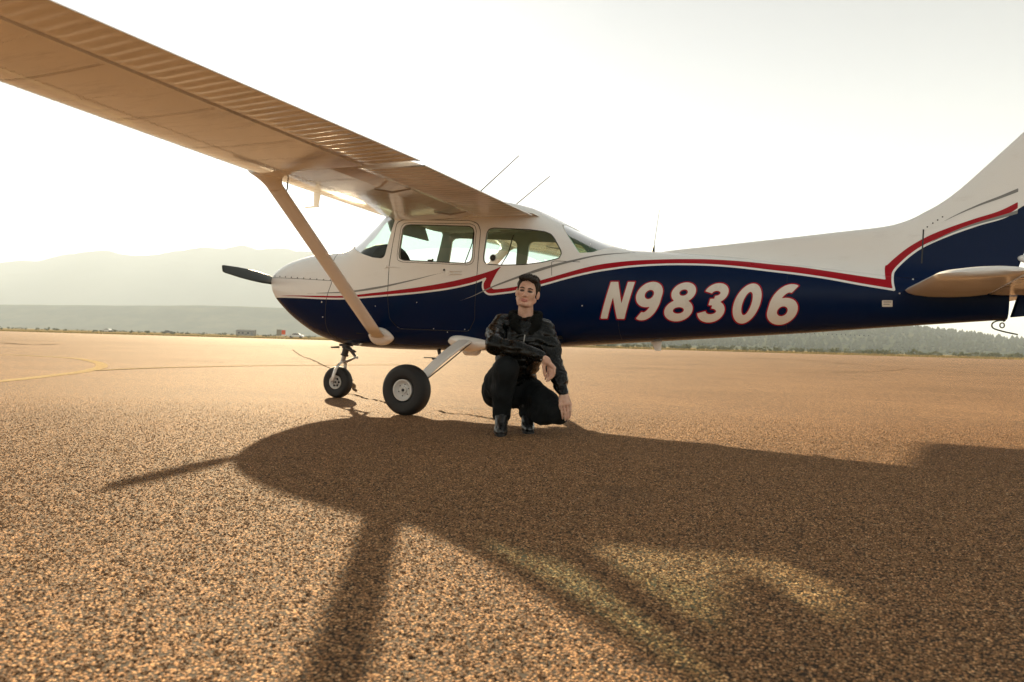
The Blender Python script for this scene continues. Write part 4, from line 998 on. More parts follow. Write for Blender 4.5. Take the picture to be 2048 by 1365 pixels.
# roof skin joining both wings
rf = MB(); rf.loft([[wpt(y, s, fu(s)+.004, -1 if y0 < 0 else 1) if False else (lambda q: (q[0], y0, q[2]))(wpt(.45, s, fu(s)+.003, -1)) for s in FX[:-2]]+[(lambda q: (q[0], y0, q[2]))(wpt(.45, s, fu(s)-.02, -1)) for s in FX[:-2][::-1]] for y0 in np.linspace(-.44, .44, 9)]); rf.build('cabin_roof', M['wingw'], plane)
for s in (-1, 1):
    an = MB(); an.tube([(1.66, .42*s, 2.12), (1.68, .42*s, 2.135)], [.02, .012], 10); an.tube([(1.67, .42*s, 2.13), (2.13, .42*s, 2.50 if s < 0 else 2.47)], [.0065, .0045], 6); an.build('roof_antenna', M['grey'], plane)
wa = MB(); wa.tube([(3.375, 0, 1.585), (3.382, 0, 1.65)], [.016, .007], 8); wa.build('antenna_base', M['black'], plane)
wb = MB(); wb.tube([(3.382, 0, 1.645), (3.425, 0, 1.99)], [.0032, .0022], 6); wb.build('whip_antenna', M['grey'], plane)

# ------------------------------------------------------------------ wing struts
def strut(sy):
    A = Vector((.615, sy*.50, .715)); B = Vector((.775, sy*2.44, 2.012)); rt = empty('wing_strut', (0, 0, 0), 0, plane)
    ax = (B-A).normalized(); fx = Vector((1, 0, 0)); fx = (fx-ax*fx.dot(ax)).normalized(); nn = ax.cross(fx).normalized()
    def sec(c, ch, th, n=20):
        out = []
        for k in range(n):
            a = 2*math.pi*k/n; u = math.cos(a); out.append(c+fx*(u*ch/2+(.0 if u < 0 else .0))+nn*(th/2*math.sin(a)*(1-.25*u)))
        return out
    mb = MB(); mb.loft([sec(A.lerp(B, t), .165, .055) for t in np.linspace(0, 1, 12)]); mb.build('strut_tube', M['white'], rt, True)
    cf = MB(); rings = []
    for t in np.linspace(0, 1, 10):
        c = A.lerp(B, .915+.085*t); g = t**2.2; rings.append(sec(c+Vector((.045*g, 0, .012*g)), .156+.26*g, .058+.05*g, 24))
    cf.loft(rings); cf.build('upper_cuff', M['white'], rt, True)
    lo = MB(); L = catmull(np.vstack([D_['strutcuff'], D_['strutcuff'][:1]]), 4)[:-1]; c0 = L.mean(0); rings = []
    for k, (sc, of) in enumerate(((1.0, -.01), (1.0, .010), (.97, .022), (.88, .034), (.72, .046), (.5, .054))):
        P = c0+(L-c0)*sc; Q = lay(P[:, 0], P[:, 1], of)
        if sy > 0: Q[:, 1] *= -1
        rings.append([tuple(q) for q in Q])
    lo.loft(rings); lo.build('lower_cuff', M['white'], rt, True)
    b = MB(); b.tube([A.lerp(B, .9)+nn*-.03*sy+fx*-.05, A.lerp(B, .9)+fx*-.075, A.lerp(B, .91)+fx*-.085, A.lerp(B, .925)+fx*-.07], .005, 8); b.build('tie_down_ring', M['steel'], rt)
strut(-1); strut(1)

# ------------------------------------------------------------------ landing gear
def wheel(parent, c, r, wd, rimr, sy, spokes=False):
    prof = []
    for a in np.linspace(0, 2*np.pi, 36, endpoint=False):
        ca, sa = math.cos(a), math.sin(a)
        rm = (r+rimr)/2; hr = (r-rimr)/2
        prof.append((wd/2*math.copysign(abs(sa)**.75, sa)*(1.0 if ca < .4 else .93), rm+hr*math.copysign(abs(ca)**.62, ca)))
    t = MB(); t.lathe(prof, c, 'Y', 56, closed=True); ty = t.build('tyre', M['tyre'], parent, True)
    # bulge and flat where it stands
    co = np.array([v.co[:] for v in ty.data.vertices]); low = co[:, 2] < .012
    fl = np.clip((.06-co[:, 2])/.06, 0, 1); co[:, 1] = c[1]+(co[:, 1]-c[1])*(1+.10*fl); co[:, 2] = np.maximum(co[:, 2], .0005)
    ty.data.vertices.foreach_set('co', co.ravel())
    o = sy*wd/2
    rm = MB(); R0 = rimr+.006
    rm.lathe([(o*.80, R0), (o*.92, R0), (o*.93, R0-.010), (o*.82, R0-.016), (o*.60, R0-.026), (o*.50, R0-.045), (o*.56, .034), (o*.78, .030), (o*.80, .016), (o*.62, .012), (o*.62, .001)], c, 'Y', 40)
    rim_o = rm.build('rim', M['rim'], parent)
    rb = MB(); rb.lathe([(-o*.8, R0), (-o*.7, R0*.5), (-o*.7, .001)], c, 'Y', 30); rb.build('rim_back', M['rim'], parent)
    hb = MB(); n = 6
    for k in range(n):
        a = 2*math.pi*k/n+.3; hb.sphere((c[0]+.052*math.cos(a)*rimr/.09, c[1]+o*.60, c[2]+.052*math.sin(a)*rimr/.09), (.006, .006, .006), 6, 4)
    hb.lathe([(o*.62, .011), (o*.84, .010), (o*.84, .001)], c, 'Y', 12); hb.build('hub_nuts', M['dark'], parent)['kind'] = 'stuff'
    if spokes:
        sk = MB()
        for k in range(6):
            a = 2*math.pi*k/6; sk.sphere((c[0]+.042*math.cos(a), c[1]+o*.66, c[2]+.042*math.sin(a)), (.013, .008, .013), 8, 6)
        sk.build('wheel_holes', M['black'], parent)['kind'] = 'stuff'
    return ty
def main_gear(sy):
    g = empty('main_gear', (1.46, sy*1.28, 0), 0, plane); gl = Vector((1.46, sy*1.28, 0))
    c = Vector((0, 0, .228)); wheel(g, c, .232, .165, .092, sy)
    A = Vector((1.62, sy*.45, .685))-gl; B = Vector((1.475, sy*1.215, .235))-gl; ax = (B-A).normalized()
    fx = Vector((1, 0, 0)); fx = (fx-ax*fx.dot(ax)).normalized(); nn = ax.cross(fx)
    rings = []
    for t in np.linspace(0, 1, 12):
        p = A.lerp(B, t)+Vector((0, 0, .035*math.sin(math.pi*t))); ch = .150-.055*t; th = .034-.008*t
        rings.append([p+fx*ch/2*u+nn*th/2*v for u, v in ((-1,-.4),(-.85,-1),(.85,-1),(1,-.4),(1,.4),(.85,1),(-.85,1),(-1,.4))])
    lg = MB(); lg.loft(rings); lg.build('spring_leg', M['white'], g)
    sp_ = MB(); p = A.lerp(B, .48)+Vector((0, 0, .035)); sp_.box(p+Vector((-.115, 0, .01)), (.10, .085, .008)); sp_.box(p+Vector((-.06, 0, .0)), (.05, .05, .012)); sp_.build('foot_step', M['dark'], g)
    br = MB(); br.lathe([(-sy*.075, .001), (-sy*.075, .082), (-sy*.088, .082), (-sy*.088, .001)], c, 'Y', 30); br.box(c+Vector((.07, -sy*.085, .02)), (.05, .05, .075)); br.build('brake_disc', M['steel'], g)
    fr = MB(); L = catmull(np.array([(1.398,.690),(1.45,.726),(1.54,.738),(1.68,.722),(1.80,.700),(1.86,.672),(1.78,.640),(1.62,.612),(1.50,.628),(1.42,.655),(1.398,.690)]), 4)[:-1]; c0 = L.mean(0); rr = []
    for sc, of in ((1, -.02), (1, .012), (.95, .030), (.80, .052), (.55, .068)):
        P = c0+(L-c0)*sc; Q = lay(P[:, 0], P[:, 1], of)
        if sy > 0: Q[:, 1] *= -1
        rr.append([tuple(Vector(q)-gl) for q in Q])
    fr.loft(rr); fr.build('leg_fairing', M['white'], g, True)
    ln = MB(); ln.tube([A+Vector((.06, 0, -.02)), A.lerp(B, .5)+Vector((.075, 0, .01)), B+Vector((.06, -sy*.02, .03))], .006, 6); ln.build('brake_line', M['dark'], g)
main_gear(-1); main_gear(1)
ng = empty('nose_gear', (-.225, 0, 0), 0, plane)
wheel(ng, Vector((0, 0, .176)), .180, .125, .072, -1, True)
for s in (-1, 1):
    fk = MB(); fk.loft([[Vector((x, s*y, z)) for x, y, z in r_] for r_ in (
        [(-.022,.098,.176),(.0,.104,.150),(.022,.098,.176),(.0,.090,.200)],
        [(-.020,.096,.25),(.006,.104,.245),(.028,.096,.25),(.006,.086,.255)],
        [(.005,.088,.33),(.03,.098,.325),(.052,.088,.33),(.03,.074,.335)],
        [(.035,.050,.395),(.055,.058,.375),(.082,.050,.395),(.058,.040,.41)],
        [(.045,.0,.42),(.065,.0,.39),(.095,.0,.415),(.068,.0,.44)])]); fk.build('fork', M['white'], ng, True)
    ax_ = MB(); ax_.lathe([(s*.09, .001), (s*.09, .018), (s*.112, .018), (s*.112, .008), (s*.108, .001)], (0, 0, .176), 'Y', 16); ax_.build('axle_nut', M['steel'], ng)
ol = MB(); ol.tube([(.055, 0, .40), (.085, 0, .50)], .026, 14); ol.build('oleo_piston', M['steel'], ng)
oc = MB(); oc.tube([(.080, 0, .485), (.125, 0, .66)], .038, 16); oc.tube([(.078, 0, .480), (.084, 0, .50)], .046, 16); oc.tube([(.100, 0, .56), (.106, 0, .585)], .050, 16); oc.build('oleo_cylinder', M['dark'], ng)
tl = MB()
for s in (-1, 1):
    tl.tube([(.10, s*.022, .41), (.235, s*.012, .465)], [.012, .009], 8); tl.tube([(.235, s*.012, .465), (.14, s*.026, .57)], [.009, .012], 8)
tl.box((.235, 0, .465), (.03, .05, .03)); tl.build('torque_link', M['steel'], ng)
sd_ = MB(); sd_.tube([(.13, -.05, .565), (.27, -.10, .535), (.31, -.11, .53)], [.018, .018, .007], 10); sd_.tube([(.05, -.06, .575), (-.03, -.11, .57)], [.012, .008], 8); sd_.box((.10, 0, .60), (.10, .13, .03)); sd_.build('steering_link', M['dark'], ng)
# belly fittings
e1 = MB(); e1.tube([(1.13, -.12, .62), (1.15, -.12, .535)], [.022, .018], 10); e1.build('fuel_drain', M['dark'], plane)
e2 = MB(); e2.loft([[Vector((1.50+dx, -.10+dy, z)) for dx, dy in ((-.10*k,0),(-.05*k,-.05*k),(.07*k,-.05*k),(.13*k,0),(.07*k,.05*k),(-.05*k,.05*k))] for z, k in ((.60, 1.0), (.56, .9), (.535, .6))]); e2.build('belly_scoop', M['white'], plane, True)
e3 = MB(); e3.loft([[Vector((3.42+x, y, z)) for x, y in ((-.05*k+sh,0),(0+sh,-.008),(.05*k+sh,0),(sh,.008))] for z, k, sh in ((.75, 1.3, 0), (.69, .8, .02), (.645, .6, .03))]); e3.build('belly_antenna', M['white'], plane)

# ------------------------------------------------------------------ tail
def fin_build():
    U = np.linspace(0, len(FIN_LE)-1, 120); LEs = np.stack([np.interp(U, np.arange(len(FIN_LE)), FIN_LE[:, k]) for k in (0, 1)], 1)
    xb = np.interp(LEs[:, 0], [3.46, 5.2, 5.5, 5.86, 6.38, 6.62, 6.76], [3.46, 5.2, 5.42, 5.62, 5.98, 6.14, 6.30])
    zb = hull_par(xb)[1]-.05; rows = 34; V = []; t = np.linspace(0, 1, rows)**.8; t[-1] = 1
    X = xb[:, None]+(LEs[:, 0]-xb)[:, None]*t; Z = zb[:, None]+(LEs[:, 1]-zb)[:, None]*t
    Y = fin_y(X, Z); Y[:, -1] = 0; n = len(U); F = []
    P = np.concatenate([np.stack([X, -Y, Z], -1), np.stack([X, Y, Z], -1)], 1).reshape(-1, 3); m = 2*rows
    for i in range(n-1):
        for q in range(rows-1):
            F.append((i*m+q, (i+1)*m+q, (i+1)*m+q+1, i*m+q+1)); F.append((i*m+rows+q, i*m+rows+q+1, (i+1)*m+rows+q+1, (i+1)*m+rows+q))
    for q in range(rows-1): F.append(((n-1)*m+q, (n-1)*m+rows+q, (n-1)*m+rows+q+1, (n-1)*m+q+1))
    o = mesh('vertical_fin', P, F, M['body'], plane); bm = bmesh.new(); bm.from_mesh(o.data); bmesh.ops.remove_doubles(bm, verts=bm.verts, dist=1e-5); bmesh.ops.recalc_face_normals(bm, faces=bm.faces); bm.to_mesh(o.data); bm.free()
    o.data.set_sharp_from_angle(angle=R(50)); set_blue(o); return o
fin = fin_build()
def rudder():
    z = np.linspace(0, 1, 60); hx = np.stack([6.315+.455*z, 1.0+1.69*z], 1); te = np.stack([6.86+.16*z, 1.06+1.60*z], 1)
    rings = []
    for a, b in zip(hx, te):
        pr = []
        for s, h_ in ((0,.2),(.03,.8),(.1,1),(.5,.62),(1,.06)): pr.append((s, h_*.042))
        rings.append([(a[0]+(b[0]-a[0])*s, -h_, a[1]+(b[1]-a[1])*s) for s, h_ in pr]+[(a[0]+(b[0]-a[0])*s, h_, a[1]+(b[1]-a[1])*s) for s, h_ in pr[::-1]])
    mb = MB(); mb.loft(rings); o = mb.build('rudder', M['body'], plane); set_blue(o)
    b = MB(); b.sphere((0, 0, 0), (.085, .045, .036), 18, 12); q = b.build('fairing', M['white'], o, True); q.location = (6.43, -.060, 1.462); q.rotation_euler = (0, R(8), 0)
    l = MB(); l.sphere((0, 0, 0), (.035, .02, .02), 12, 8); q = l.build('lens', M['red'], o, True); q.location = (6.455, -.095, 1.462)
rudder()
def tailplane(sy):
    o = empty('tailplane', (0, 0, 0), 0, plane)
    def tp(y):   # LE x, hinge x, thickness, z
        k = np.clip((y-.1)/1.62, 0, 1); tip = max(0, (y-1.42)/.30)
        return 5.53+.17*k+.40*tip**2.4, 6.13+.02*k, .112-.042*k, 1.205+.022*k
    ys = np.concatenate([np.linspace(.05, 1.40, 16), np.linspace(1.45, 1.70, 11)]); rings = []
    for y in ys:
        lx, hx_, th, z = tp(y); q = math.sqrt(max(1-(max(0, (y-1.60))/.102)**2, .02)); c = hx_-lx; ring = []
        prof = [(1, .55), (.8, .86), (.55, 1.0), (.3, .95), (.12, .7), (.04, .42), (.0, 0)]
        pts = [(s, h_) for s, h_ in prof]+[(s, -h_) for s, h_ in prof[::-1][1:]]
        for s, h_ in pts: ring.append((lx+c*s, sy*y, z+h_*th/2*q))
        rings.append(ring)
    mb = MB(); mb.loft(rings); mb.build('stabilizer', M['white'], o)
    el = MB(); rings = []
    for y in np.arange(.09, 1.70, .0125):
        lx, hx_, th, z = tp(y); fr = (y/.1) % 1; bead = .0045*max(0, 1-abs(fr-.5)*2.4); cr = .40-.13*(y-.1)/1.6; ring = []
        for s, h_ in ((1, .03), (.6, .32), (.2, .52), (.0, .50)): ring.append((hx_+.018+cr*s, sy*y, z+h_*th/2+(bead if .1 < s < .9 else 0)-.02*s))
        for s, h_ in ((.0, -.50), (.2, -.52), (.6, -.32), (1, -.03)): ring.append((hx_+.018+cr*s, sy*y, z+h_*th/2-(bead if .1 < s < .9 else 0)-.02*s))
        rings.append(ring)
    el.loft(rings); el.build('elevator', M['wingw'], o)
    return o
tailplane(-1); tailplane(1)
td = MB(); td.tube([(6.27, 0, .985), (6.275, 0, .965)], .008, 8); cc = Vector((6.262, 0, .935))
td.tube([cc+Vector((.016*math.cos(a), 0, .020*math.sin(a))) for a in np.linspace(0, 2*np.pi, 15)], .0055, 6, cap=False); td.build('tail_tie_down_ring', M['dark'], plane)
tw_ = MB(); tw_.tube(catmull([(6.285,-.005,.975),(6.225,-.01,.970),(6.19,-.012,.945),(6.20,-.012,.910),(6.27,-.014,.885),(6.37,-.016,.862)], 6), .0062, 6); tw_.build('tail_skid_wire', M['black'], plane)
# ------------------------------------------------------------------ the crouching man
# local frame: x to the picture's right, y away from the camera, z up; origin on the ground between his boots
class SDF:
    """signed distance field on a grid, turned into one continuous surface"""
    def __init__(s, lo, hi, h):
        s.lo = np.array(lo, float); s.h = h; s.n = np.ceil((np.array(hi)-s.lo)/h).astype(int)+1; s.D = np.full(s.n, 1.0, np.float32)
    def _sub(s, lo, hi):
        a = np.clip(np.floor((np.array(lo)-s.lo)/s.h).astype(int), 0, s.n-1); b = np.clip(np.ceil((np.array(hi)-s.lo)/s.h).astype(int)+1, 1, s.n)
        ax = [s.lo[k]+s.h*np.arange(a[k], b[k]) for k in range(3)]
        return tuple(slice(a[k], b[k]) for k in range(3)), np.stack(np.meshgrid(*ax, indexing='ij'), -1)
    def op(s, sl, d, k, sub=False):
        D = s.D[sl]
        if sub: d = -d; hh = np.clip(.5-.5*(D-d)/k, 0, 1); s.D[sl] = D+(d-D)*hh+k*hh*(1-hh)
        else: hh = np.clip(.5+.5*(D-d)/k, 0, 1); s.D[sl] = D+(d-D)*hh-k*hh*(1-hh)
    def cone(s, a, b, ra, rb, k=.02, sub=False):
        a, b = np.array(a, float), np.array(b, float); m = max(ra, rb)+k*1.5+.03
        sl, P = s._sub(np.minimum(a, b)-m, np.maximum(a, b)+m)
        d = b-a; t = np.clip(((P-a)@d)/max(d@d, 1e-9), 0, 1); s.op(sl, np.linalg.norm(P-a-t[..., None]*d, axis=-1)-(ra+(rb-ra)*t), k, sub)
    def chain(s, pts, rr, k=.015):
        for i in range(len(pts)-1): s.cone(pts[i], pts[i+1], rr[i], rr[i+1], k)
    def ell(s, c, r, k=.02, rot=None, sub=False):
        c = np.array(c, float); r = np.array(r, float); m = r.max()+k*1.5+.03; sl, P = s._sub(c-m, c+m); Q = P-c
        if rot is not None: Q = Q@np.array(rot)
        k0 = np.linalg.norm(Q/r, axis=-1); k1 = np.linalg.norm(Q/r**2, axis=-1); s.op(sl, np.where(k1 > 1e-6, k0*(k0-1)/np.maximum(k1, 1e-6), -r.min()), k, sub)
    def grid(s): return np.stack(np.meshgrid(*[s.lo[k]+s.h*np.arange(s.n[k]) for k in range(3)], indexing='ij'), -1)
    def near(s, f, band=.04):
        """displace the surface by f(points) where it lies close"""
        m = np.abs(s.D) < band; i = np.argwhere(m); s.D[m] += f(s.lo+i*s.h).astype(np.float32)
    def mesh(s):
        D = s.D; I = D < 0; n = np.array(D.shape)-1
        c8 = [I[i:i+n[0], j_:j_+n[1], k:k+n[2]] for i in (0, 1) for j_ in (0, 1) for k in (0, 1)]
        t = sum(c.astype(np.int8) for c in c8); cells = np.argwhere((t > 0) & (t < 8)); idx = np.full(tuple(n), -1); idx[tuple(cells.T)] = np.arange(len(cells))
        acc = np.zeros((len(cells), 3)); cnt = np.zeros(len(cells)); co = [(i, j_, k) for i in (0, 1) for j_ in (0, 1) for k in (0, 1)]
        for p in range(8):
            for q in range(p+1, 8):
                a, b = np.array(co[p]), np.array(co[q])
                if np.abs(a-b).sum() != 1: continue
                da = D[tuple((cells+a).T)]; db = D[tuple((cells+b).T)]; m = (da < 0) != (db < 0); tt = da[m]/(da[m]-db[m])
                acc[m] += a+(b-a)*tt[:, None]; cnt[m] += 1
        V = s.lo+(cells+acc/cnt[:, None])*s.h; F = []
        for ax in range(3):
            u, v = (ax+1) % 3, (ax+2) % 3; sl0 = [slice(None)]*3; sl1 = [slice(None)]*3; sl0[ax] = slice(0, -1); sl1[ax] = slice(1, None)
            A, B = I[tuple(sl0)], I[tuple(sl1)]; E = np.argwhere(A != B); E = E[(E[:, u] > 0) & (E[:, v] > 0) & (E[:, u] < n[u]) & (E[:, v] < n[v])]
            if not len(E): continue
            fl = A[tuple(E.T)]; eu = np.zeros(3, int); eu[u] = 1; ev = np.zeros(3, int); ev[v] = 1
            q = np.stack([idx[tuple((E-eu-ev).T)], idx[tuple((E-ev).T)], idx[tuple(E.T)], idx[tuple((E-eu).T)]], 1); q[~fl] = q[~fl][:, ::-1]; F.append(q)
        return V, np.vstack(F)
def relax(V, F, it=2, lam=.5):
    n = len(V); src = np.concatenate([F[:, k] for k in range(4)]+[F[:, k] for k in range(4)]); dst = np.concatenate([F[:, (k+1) % 4] for k in range(4)]+[F[:, (k-1) % 4] for k in range(4)])
    cnt = np.bincount(src, minlength=n)[:, None]
    for _ in range(it):
        S = np.stack([np.bincount(src, V[dst, k], minlength=n) for k in range(3)], 1); V = V+lam*(S/np.maximum(cnt, 1)-V)
    return V
def waves(P, seed, freq, n=9, stretch=(1, 1, 1)):
    r = np.random.default_rng(seed); out = 0; Q = P*np.array(stretch)
    wq = Q+.02*np.sin(Q[:, [1, 2, 0]]*22+seed)
    for _ in range(n):
        d = r.normal(0, 1, 3); d /= np.linalg.norm(d); out = out+np.sin(wq@d*freq*r.uniform(.6, 1.7)+r.uniform(0, 6.28))
    return out/math.sqrt(n)

man = empty('person', (2.80, -1.95, 0), YAW)
tag(man, 'man in black leather jacket and black trousers crouching beside the aircraft', 'person')
# ---- joints
NECK = np.array((.085, .10, .835)); HEAD = np.array((.095, .055, 1.075))
SR, SL = np.array((-.090, .115, .828)), np.array((.232, .060, .790))
ER, WR = np.array((-.135, -.20, .668)), np.array((.185, -.375, .598))
EL, WL = np.array((.306, -.055, .515)), np.array((.372, -.205, .325))
HR, HL = np.array((-.075, .175, .285)), np.array((.125, .185, .290))
KR, AR = np.array((-.048, -.285, .500)), np.array((-.075, -.135, .105))
KL, AL = np.array((.345, -.165, .165)), np.array((.118, .105, .120))
# ---- head frame
Uh = np.array((.17, .03, 1.0)); Uh /= np.linalg.norm(Uh); Fh_ = np.array((-.16, -.97, .0)); Fh_ -= Uh*(Fh_@Uh); Fh_ /= np.linalg.norm(Fh_); Rh_ = np.cross(Fh_, Uh)  # to his left seen by us: +
Rh_ = -np.cross(Uh, Fh_)*-1 if False else np.cross(Uh, -Fh_); HM = np.stack([Rh_, Fh_, Uh], 1)      # columns: picture right, forward, up
hd = lambda x, y, z: HEAD+HM@np.array((x, y, z))

def hand(S, Wp, Kc, spread, palm_n, tips, thumb, k=.008):
    """palm from wrist Wp to knuckle centre Kc; spread = unit vector across the knuckles"""
    Wp, Kc, spread = map(np.array, (Wp, Kc, spread)); kn = [Kc+spread*o for o in (-.038, -.0125, .0125, .036)]
    for q, w0 in zip(kn, (.016, .017, .017, .015)): S.cone(Wp+spread*((q-Kc)@spread)*.45, q, .018, w0*.80, .014)
    S.ell((Wp+Kc)/2, (.030, .030, .030), .02)
    for q, tip, ln in zip(kn, tips, (1, 1, 1, 1)):
        mid = q+(np.array(tip)-q)*.50+np.array(palm_n)*.016; m2 = q+(np.array(tip)-q)*.80+np.array(palm_n)*.010
        S.chain([q, mid, m2, np.array(tip)], [.0104, .0094, .0086, .0074], .003)
    S.chain([np.array(t_) for t_ in thumb], [.017, .0130, .0108, .0088], .008)

B = SDF((-.36, -.50, -.02), (.52, .42, 1.28), .0045)
# torso, arms and legs under the clothes
B.chain([(.02, .19, .33), (.04, .175, .50), (.075, .115, .70), NECK-(0, .0, .07)], [.125, .115, .12, .075], .06)
for a, b_, c_ in ((SR, ER, WR), (SL, EL, WL)): B.chain([a, b_, c_], [.050, .040, .027], .03)
for a, b_, c_ in ((HR, KR, AR), (HL, KL, AL)): B.chain([a, b_, c_], [.080, .056, .040], .03)
B.chain([AR, (-.075, -.20, .055)], [.038, .035]); B.chain([AL, (.125, .03, .05)], [.038, .035])
# neck and head
B.chain([NECK-(0, .0, .05), hd(0, -.028, -.085)], [.064, .056], .02)
B.cone(hd(0, .020, -.115), NECK+(0, -.055, -.01), .018, .016, .02)
B.ell(hd(0, -.018, .040), (.080, .094, .084), .02, HM); B.ell(hd(0, .026, -.030), (.067, .062, .085), .02, HM)
B.cone(hd(-.030, .055, -.098), hd(.030, .055, -.098), .021, .021, .018); B.ell(hd(0, .074, -.101), (.022, .016, .017), .014, HM)
for s in (-1, 1):
    B.cone(hd(.060*s, -.004, -.058), hd(.034*s, .052, -.096), .021, .020, .02); B.ell(hd(.046*s, .054, -.020), (.022, .023, .020), .02, HM)
    B.ell(hd(.031*s, .096, -.002), (.020, .017, .0125), .010, HM, True)
    B.cone(hd(.014*s, .083, .019), hd(.046*s, .070, .020), .0095, .0085, .010)
    B.ell(hd(.031*s, .0735, -.002), (.0135, .0125, .0100), .003, HM)
    er = HM@np.array(Matrix.Rotation(R(28*s), 3, 'Z')); B.ell(hd(.084*s, -.012, -.012), (.0085, .020, .034), .006, er); B.ell(hd(.090*s, -.006, -.010), (.004, .009, .018), .005, er, True)
    B.ell(hd(.0115*s, .094, -.043), (.0088, .0095, .0075), .006, HM)
B.cone(hd(0, .082, .012), hd(0, .1055, -.036), .0080, .0112, .010); B.ell(hd(0, .104, -.040), (.0100, .0095, .0085), .006, HM)
B.cone(hd(-.021, .082, -.069), hd(.021, .082, -.069), .0058, .0058, .006); B.ell(hd(0, .0885, -.068), (.015, .0075, .0052), .004, HM)
B.ell(hd(0, .0875, -.0785), (.0185, .0085, .0068), .004, HM); B.cone(hd(-.022, .0935, -.0735), hd(.022, .0935, -.0735), .0022, .0022, .003, True)
# right hand hangs from the wrist over the knee, left hand rests on the low knee
hand(B, WR+(.012, -.006, -.002), (.272, -.392, .527), (.46, -.55, -.30)/np.linalg.norm((.46, -.55, -.30)), (.62, -.55, -.1), [(.232, -.368, .430), (.243, -.384, .416), (.256, -.398, .421), (.272, -.408, .437)], [(.215, -.385, .570), (.218, -.388, .525), (.222, -.392, .485), (.226, -.394, .455)])
hand(B, WL+(.004, -.008, -.012), (.390, -.262, .243), (.92, -.32, .10)/np.linalg.norm((.92, -.32, .10)), (.15, -.9, .05), [(.372, -.258, .140), (.391, -.266, .128), (.408, -.266, .133), (.421, -.262, .150)], [(.364, -.232, .300), (.352, -.262, .268), (.350, -.270, .238), (.351, -.266, .214)])
V, F = B.mesh(); V = relax(V, F, 1, .45)
body = mesh('body', V, F, None, man)
Q = (V-HEAD)@HM
lip = np.clip(1.3-np.maximum(np.abs(Q[:, 0])/.0225, np.abs(Q[:, 2]+.0735)/.0115), 0, 1)*(Q[:, 1] > .075)
at = body.data.attributes.new('lip', 'FLOAT', 'POINT'); at.data.foreach_set('value', np.clip(lip*2.2, 0, 1))
lid = (np.clip(1.25-np.hypot((np.abs(Q[:, 0])-.031)/.0175, (Q[:, 2]+.002)/.0085), 0, 1)*(Q[:, 1] > .06)); at = body.data.attributes.new('eye', 'FLOAT', 'POINT'); at.data.foreach_set('value', np.clip(lid*3, 0, 1))
def skin_mat():
    m, nt, N, L, b = new_mat('skin'); t = N.new('ShaderNodeTexCoord'); n = N.new('ShaderNodeTexNoise'); n.inputs['Scale'].default_value = 26; n.inputs['Detail'].default_value = 5; L.new(t.outputs['Object'], n.inputs['Vector'])
    r = N.new('ShaderNodeValToRGB'); r.color_ramp.elements[0].color = (.58, .33, .23, 1); r.color_ramp.elements[1].color = (.74, .48, .36, 1); r.color_ramp.elements[0].position = .3; r.color_ramp.elements[1].position = .7; L.new(n.outputs['Fac'], r.inputs['Fac'])
    c = r.outputs['Color']
    for nm, cc in (('lip', (.52, .20, .155, 1)), ('eye', (.045, .03, .022, 1))):
        a = N.new('ShaderNodeAttribute'); a.attribute_name = nm; x = N.new('ShaderNodeMix'); x.data_type = 'RGBA'; L.new(a.outputs['Fac'], x.inputs['Factor']); L.new(c, x.inputs[6]); x.inputs[7].default_value = cc; c = x.outputs[2]
    L.new(c, b.inputs['Base Color']); b.inputs['Roughness'].default_value = .48; b.inputs['Subsurface Weight'].default_value = .25; b.inputs['Subsurface Radius'].default_value = (.012, .005, .003); b.inputs['Subsurface Scale'].default_value = .6; b.inputs['Specular IOR Level'].default_value = .4
    return m
body.data.materials.append(skin_mat())
M['hair'] = paint('dark brown hair', (.020, .013, .009), .5, bump=.5, bscale=90, var=.4, spec=.35)
M['leather'] = paint('black leather', (.0022, .0030, .0027), .27, bump=.03, bscale=40, var=.3, spec=.30)
M['fur'] = paint('black fleece collar', (.008, .009, .008), .9, bump=1.0, bscale=160, var=.4, spec=.1)
M['denim'] = paint('black trousers', (.008, .010, .011), .8, bump=.4, bscale=120, var=.3, spec=.2)
M['boot'] = paint('black boot leather', (.010, .010, .010), .28, bump=.2, bscale=30, var=.3, spec=.6)
M['rimlight'] = paint('sleeve badge', (.55, .50, .25), .6)  # rim light on the sleeve, put into a pale yellow colour
# ---- hair: short sides, swept-up front
H = SDF(HEAD-.17, HEAD+.19, .0042)
H.ell(hd(0, -.022, .045), (.089, .101, .090), .01, HM)
for x, y, z, r_ in ((-.046, .062, .088, .024), (-.016, .070, .096, .025), (.018, .068, .099, .026), (.050, .054, .093, .025), (0, .03, .110, .030), (.03, -.01, .112, .034), (-.035, .0, .107, .032)): H.ell(hd(x, y, z), (r_, r_*1.1, r_*.72), .022, HM)
g = H.grid().reshape(-1, 3); q = (g-HEAD)@HM
line = np.interp(q[:, 1], [-.14, -.075, -.045, -.020, .004, .030, .048, .064, .09], [-.075, -.062, -.020, .012, -.006, .012, .052, .080, .086])
cut = (line-q[:, 2])*.8; D = H.D.reshape(-1); H.D = np.maximum(D, cut).reshape(H.D.shape).astype(np.float32)
st_ = lambda P: .0040*np.sin(((P-HEAD)@HM)[:, 0]*290+9*np.sin(((P-HEAD)@HM)[:, 1]*36))+.0034*waves(P, 5, 110)
H.near(st_, .02)
V, F = H.mesh(); hair = mesh('hair', V, F, M['hair'], man)
for s in (-1, 1):
    e = MB(); e.tube([hd(.014*s, .0905, .0165), hd(.030*s, .0885, .0215), hd(.050*s, .0760, .0175)], [.0044, .0052, .0026], 8, flat=.9); e.build('eyebrow', M['hair'], man, True)
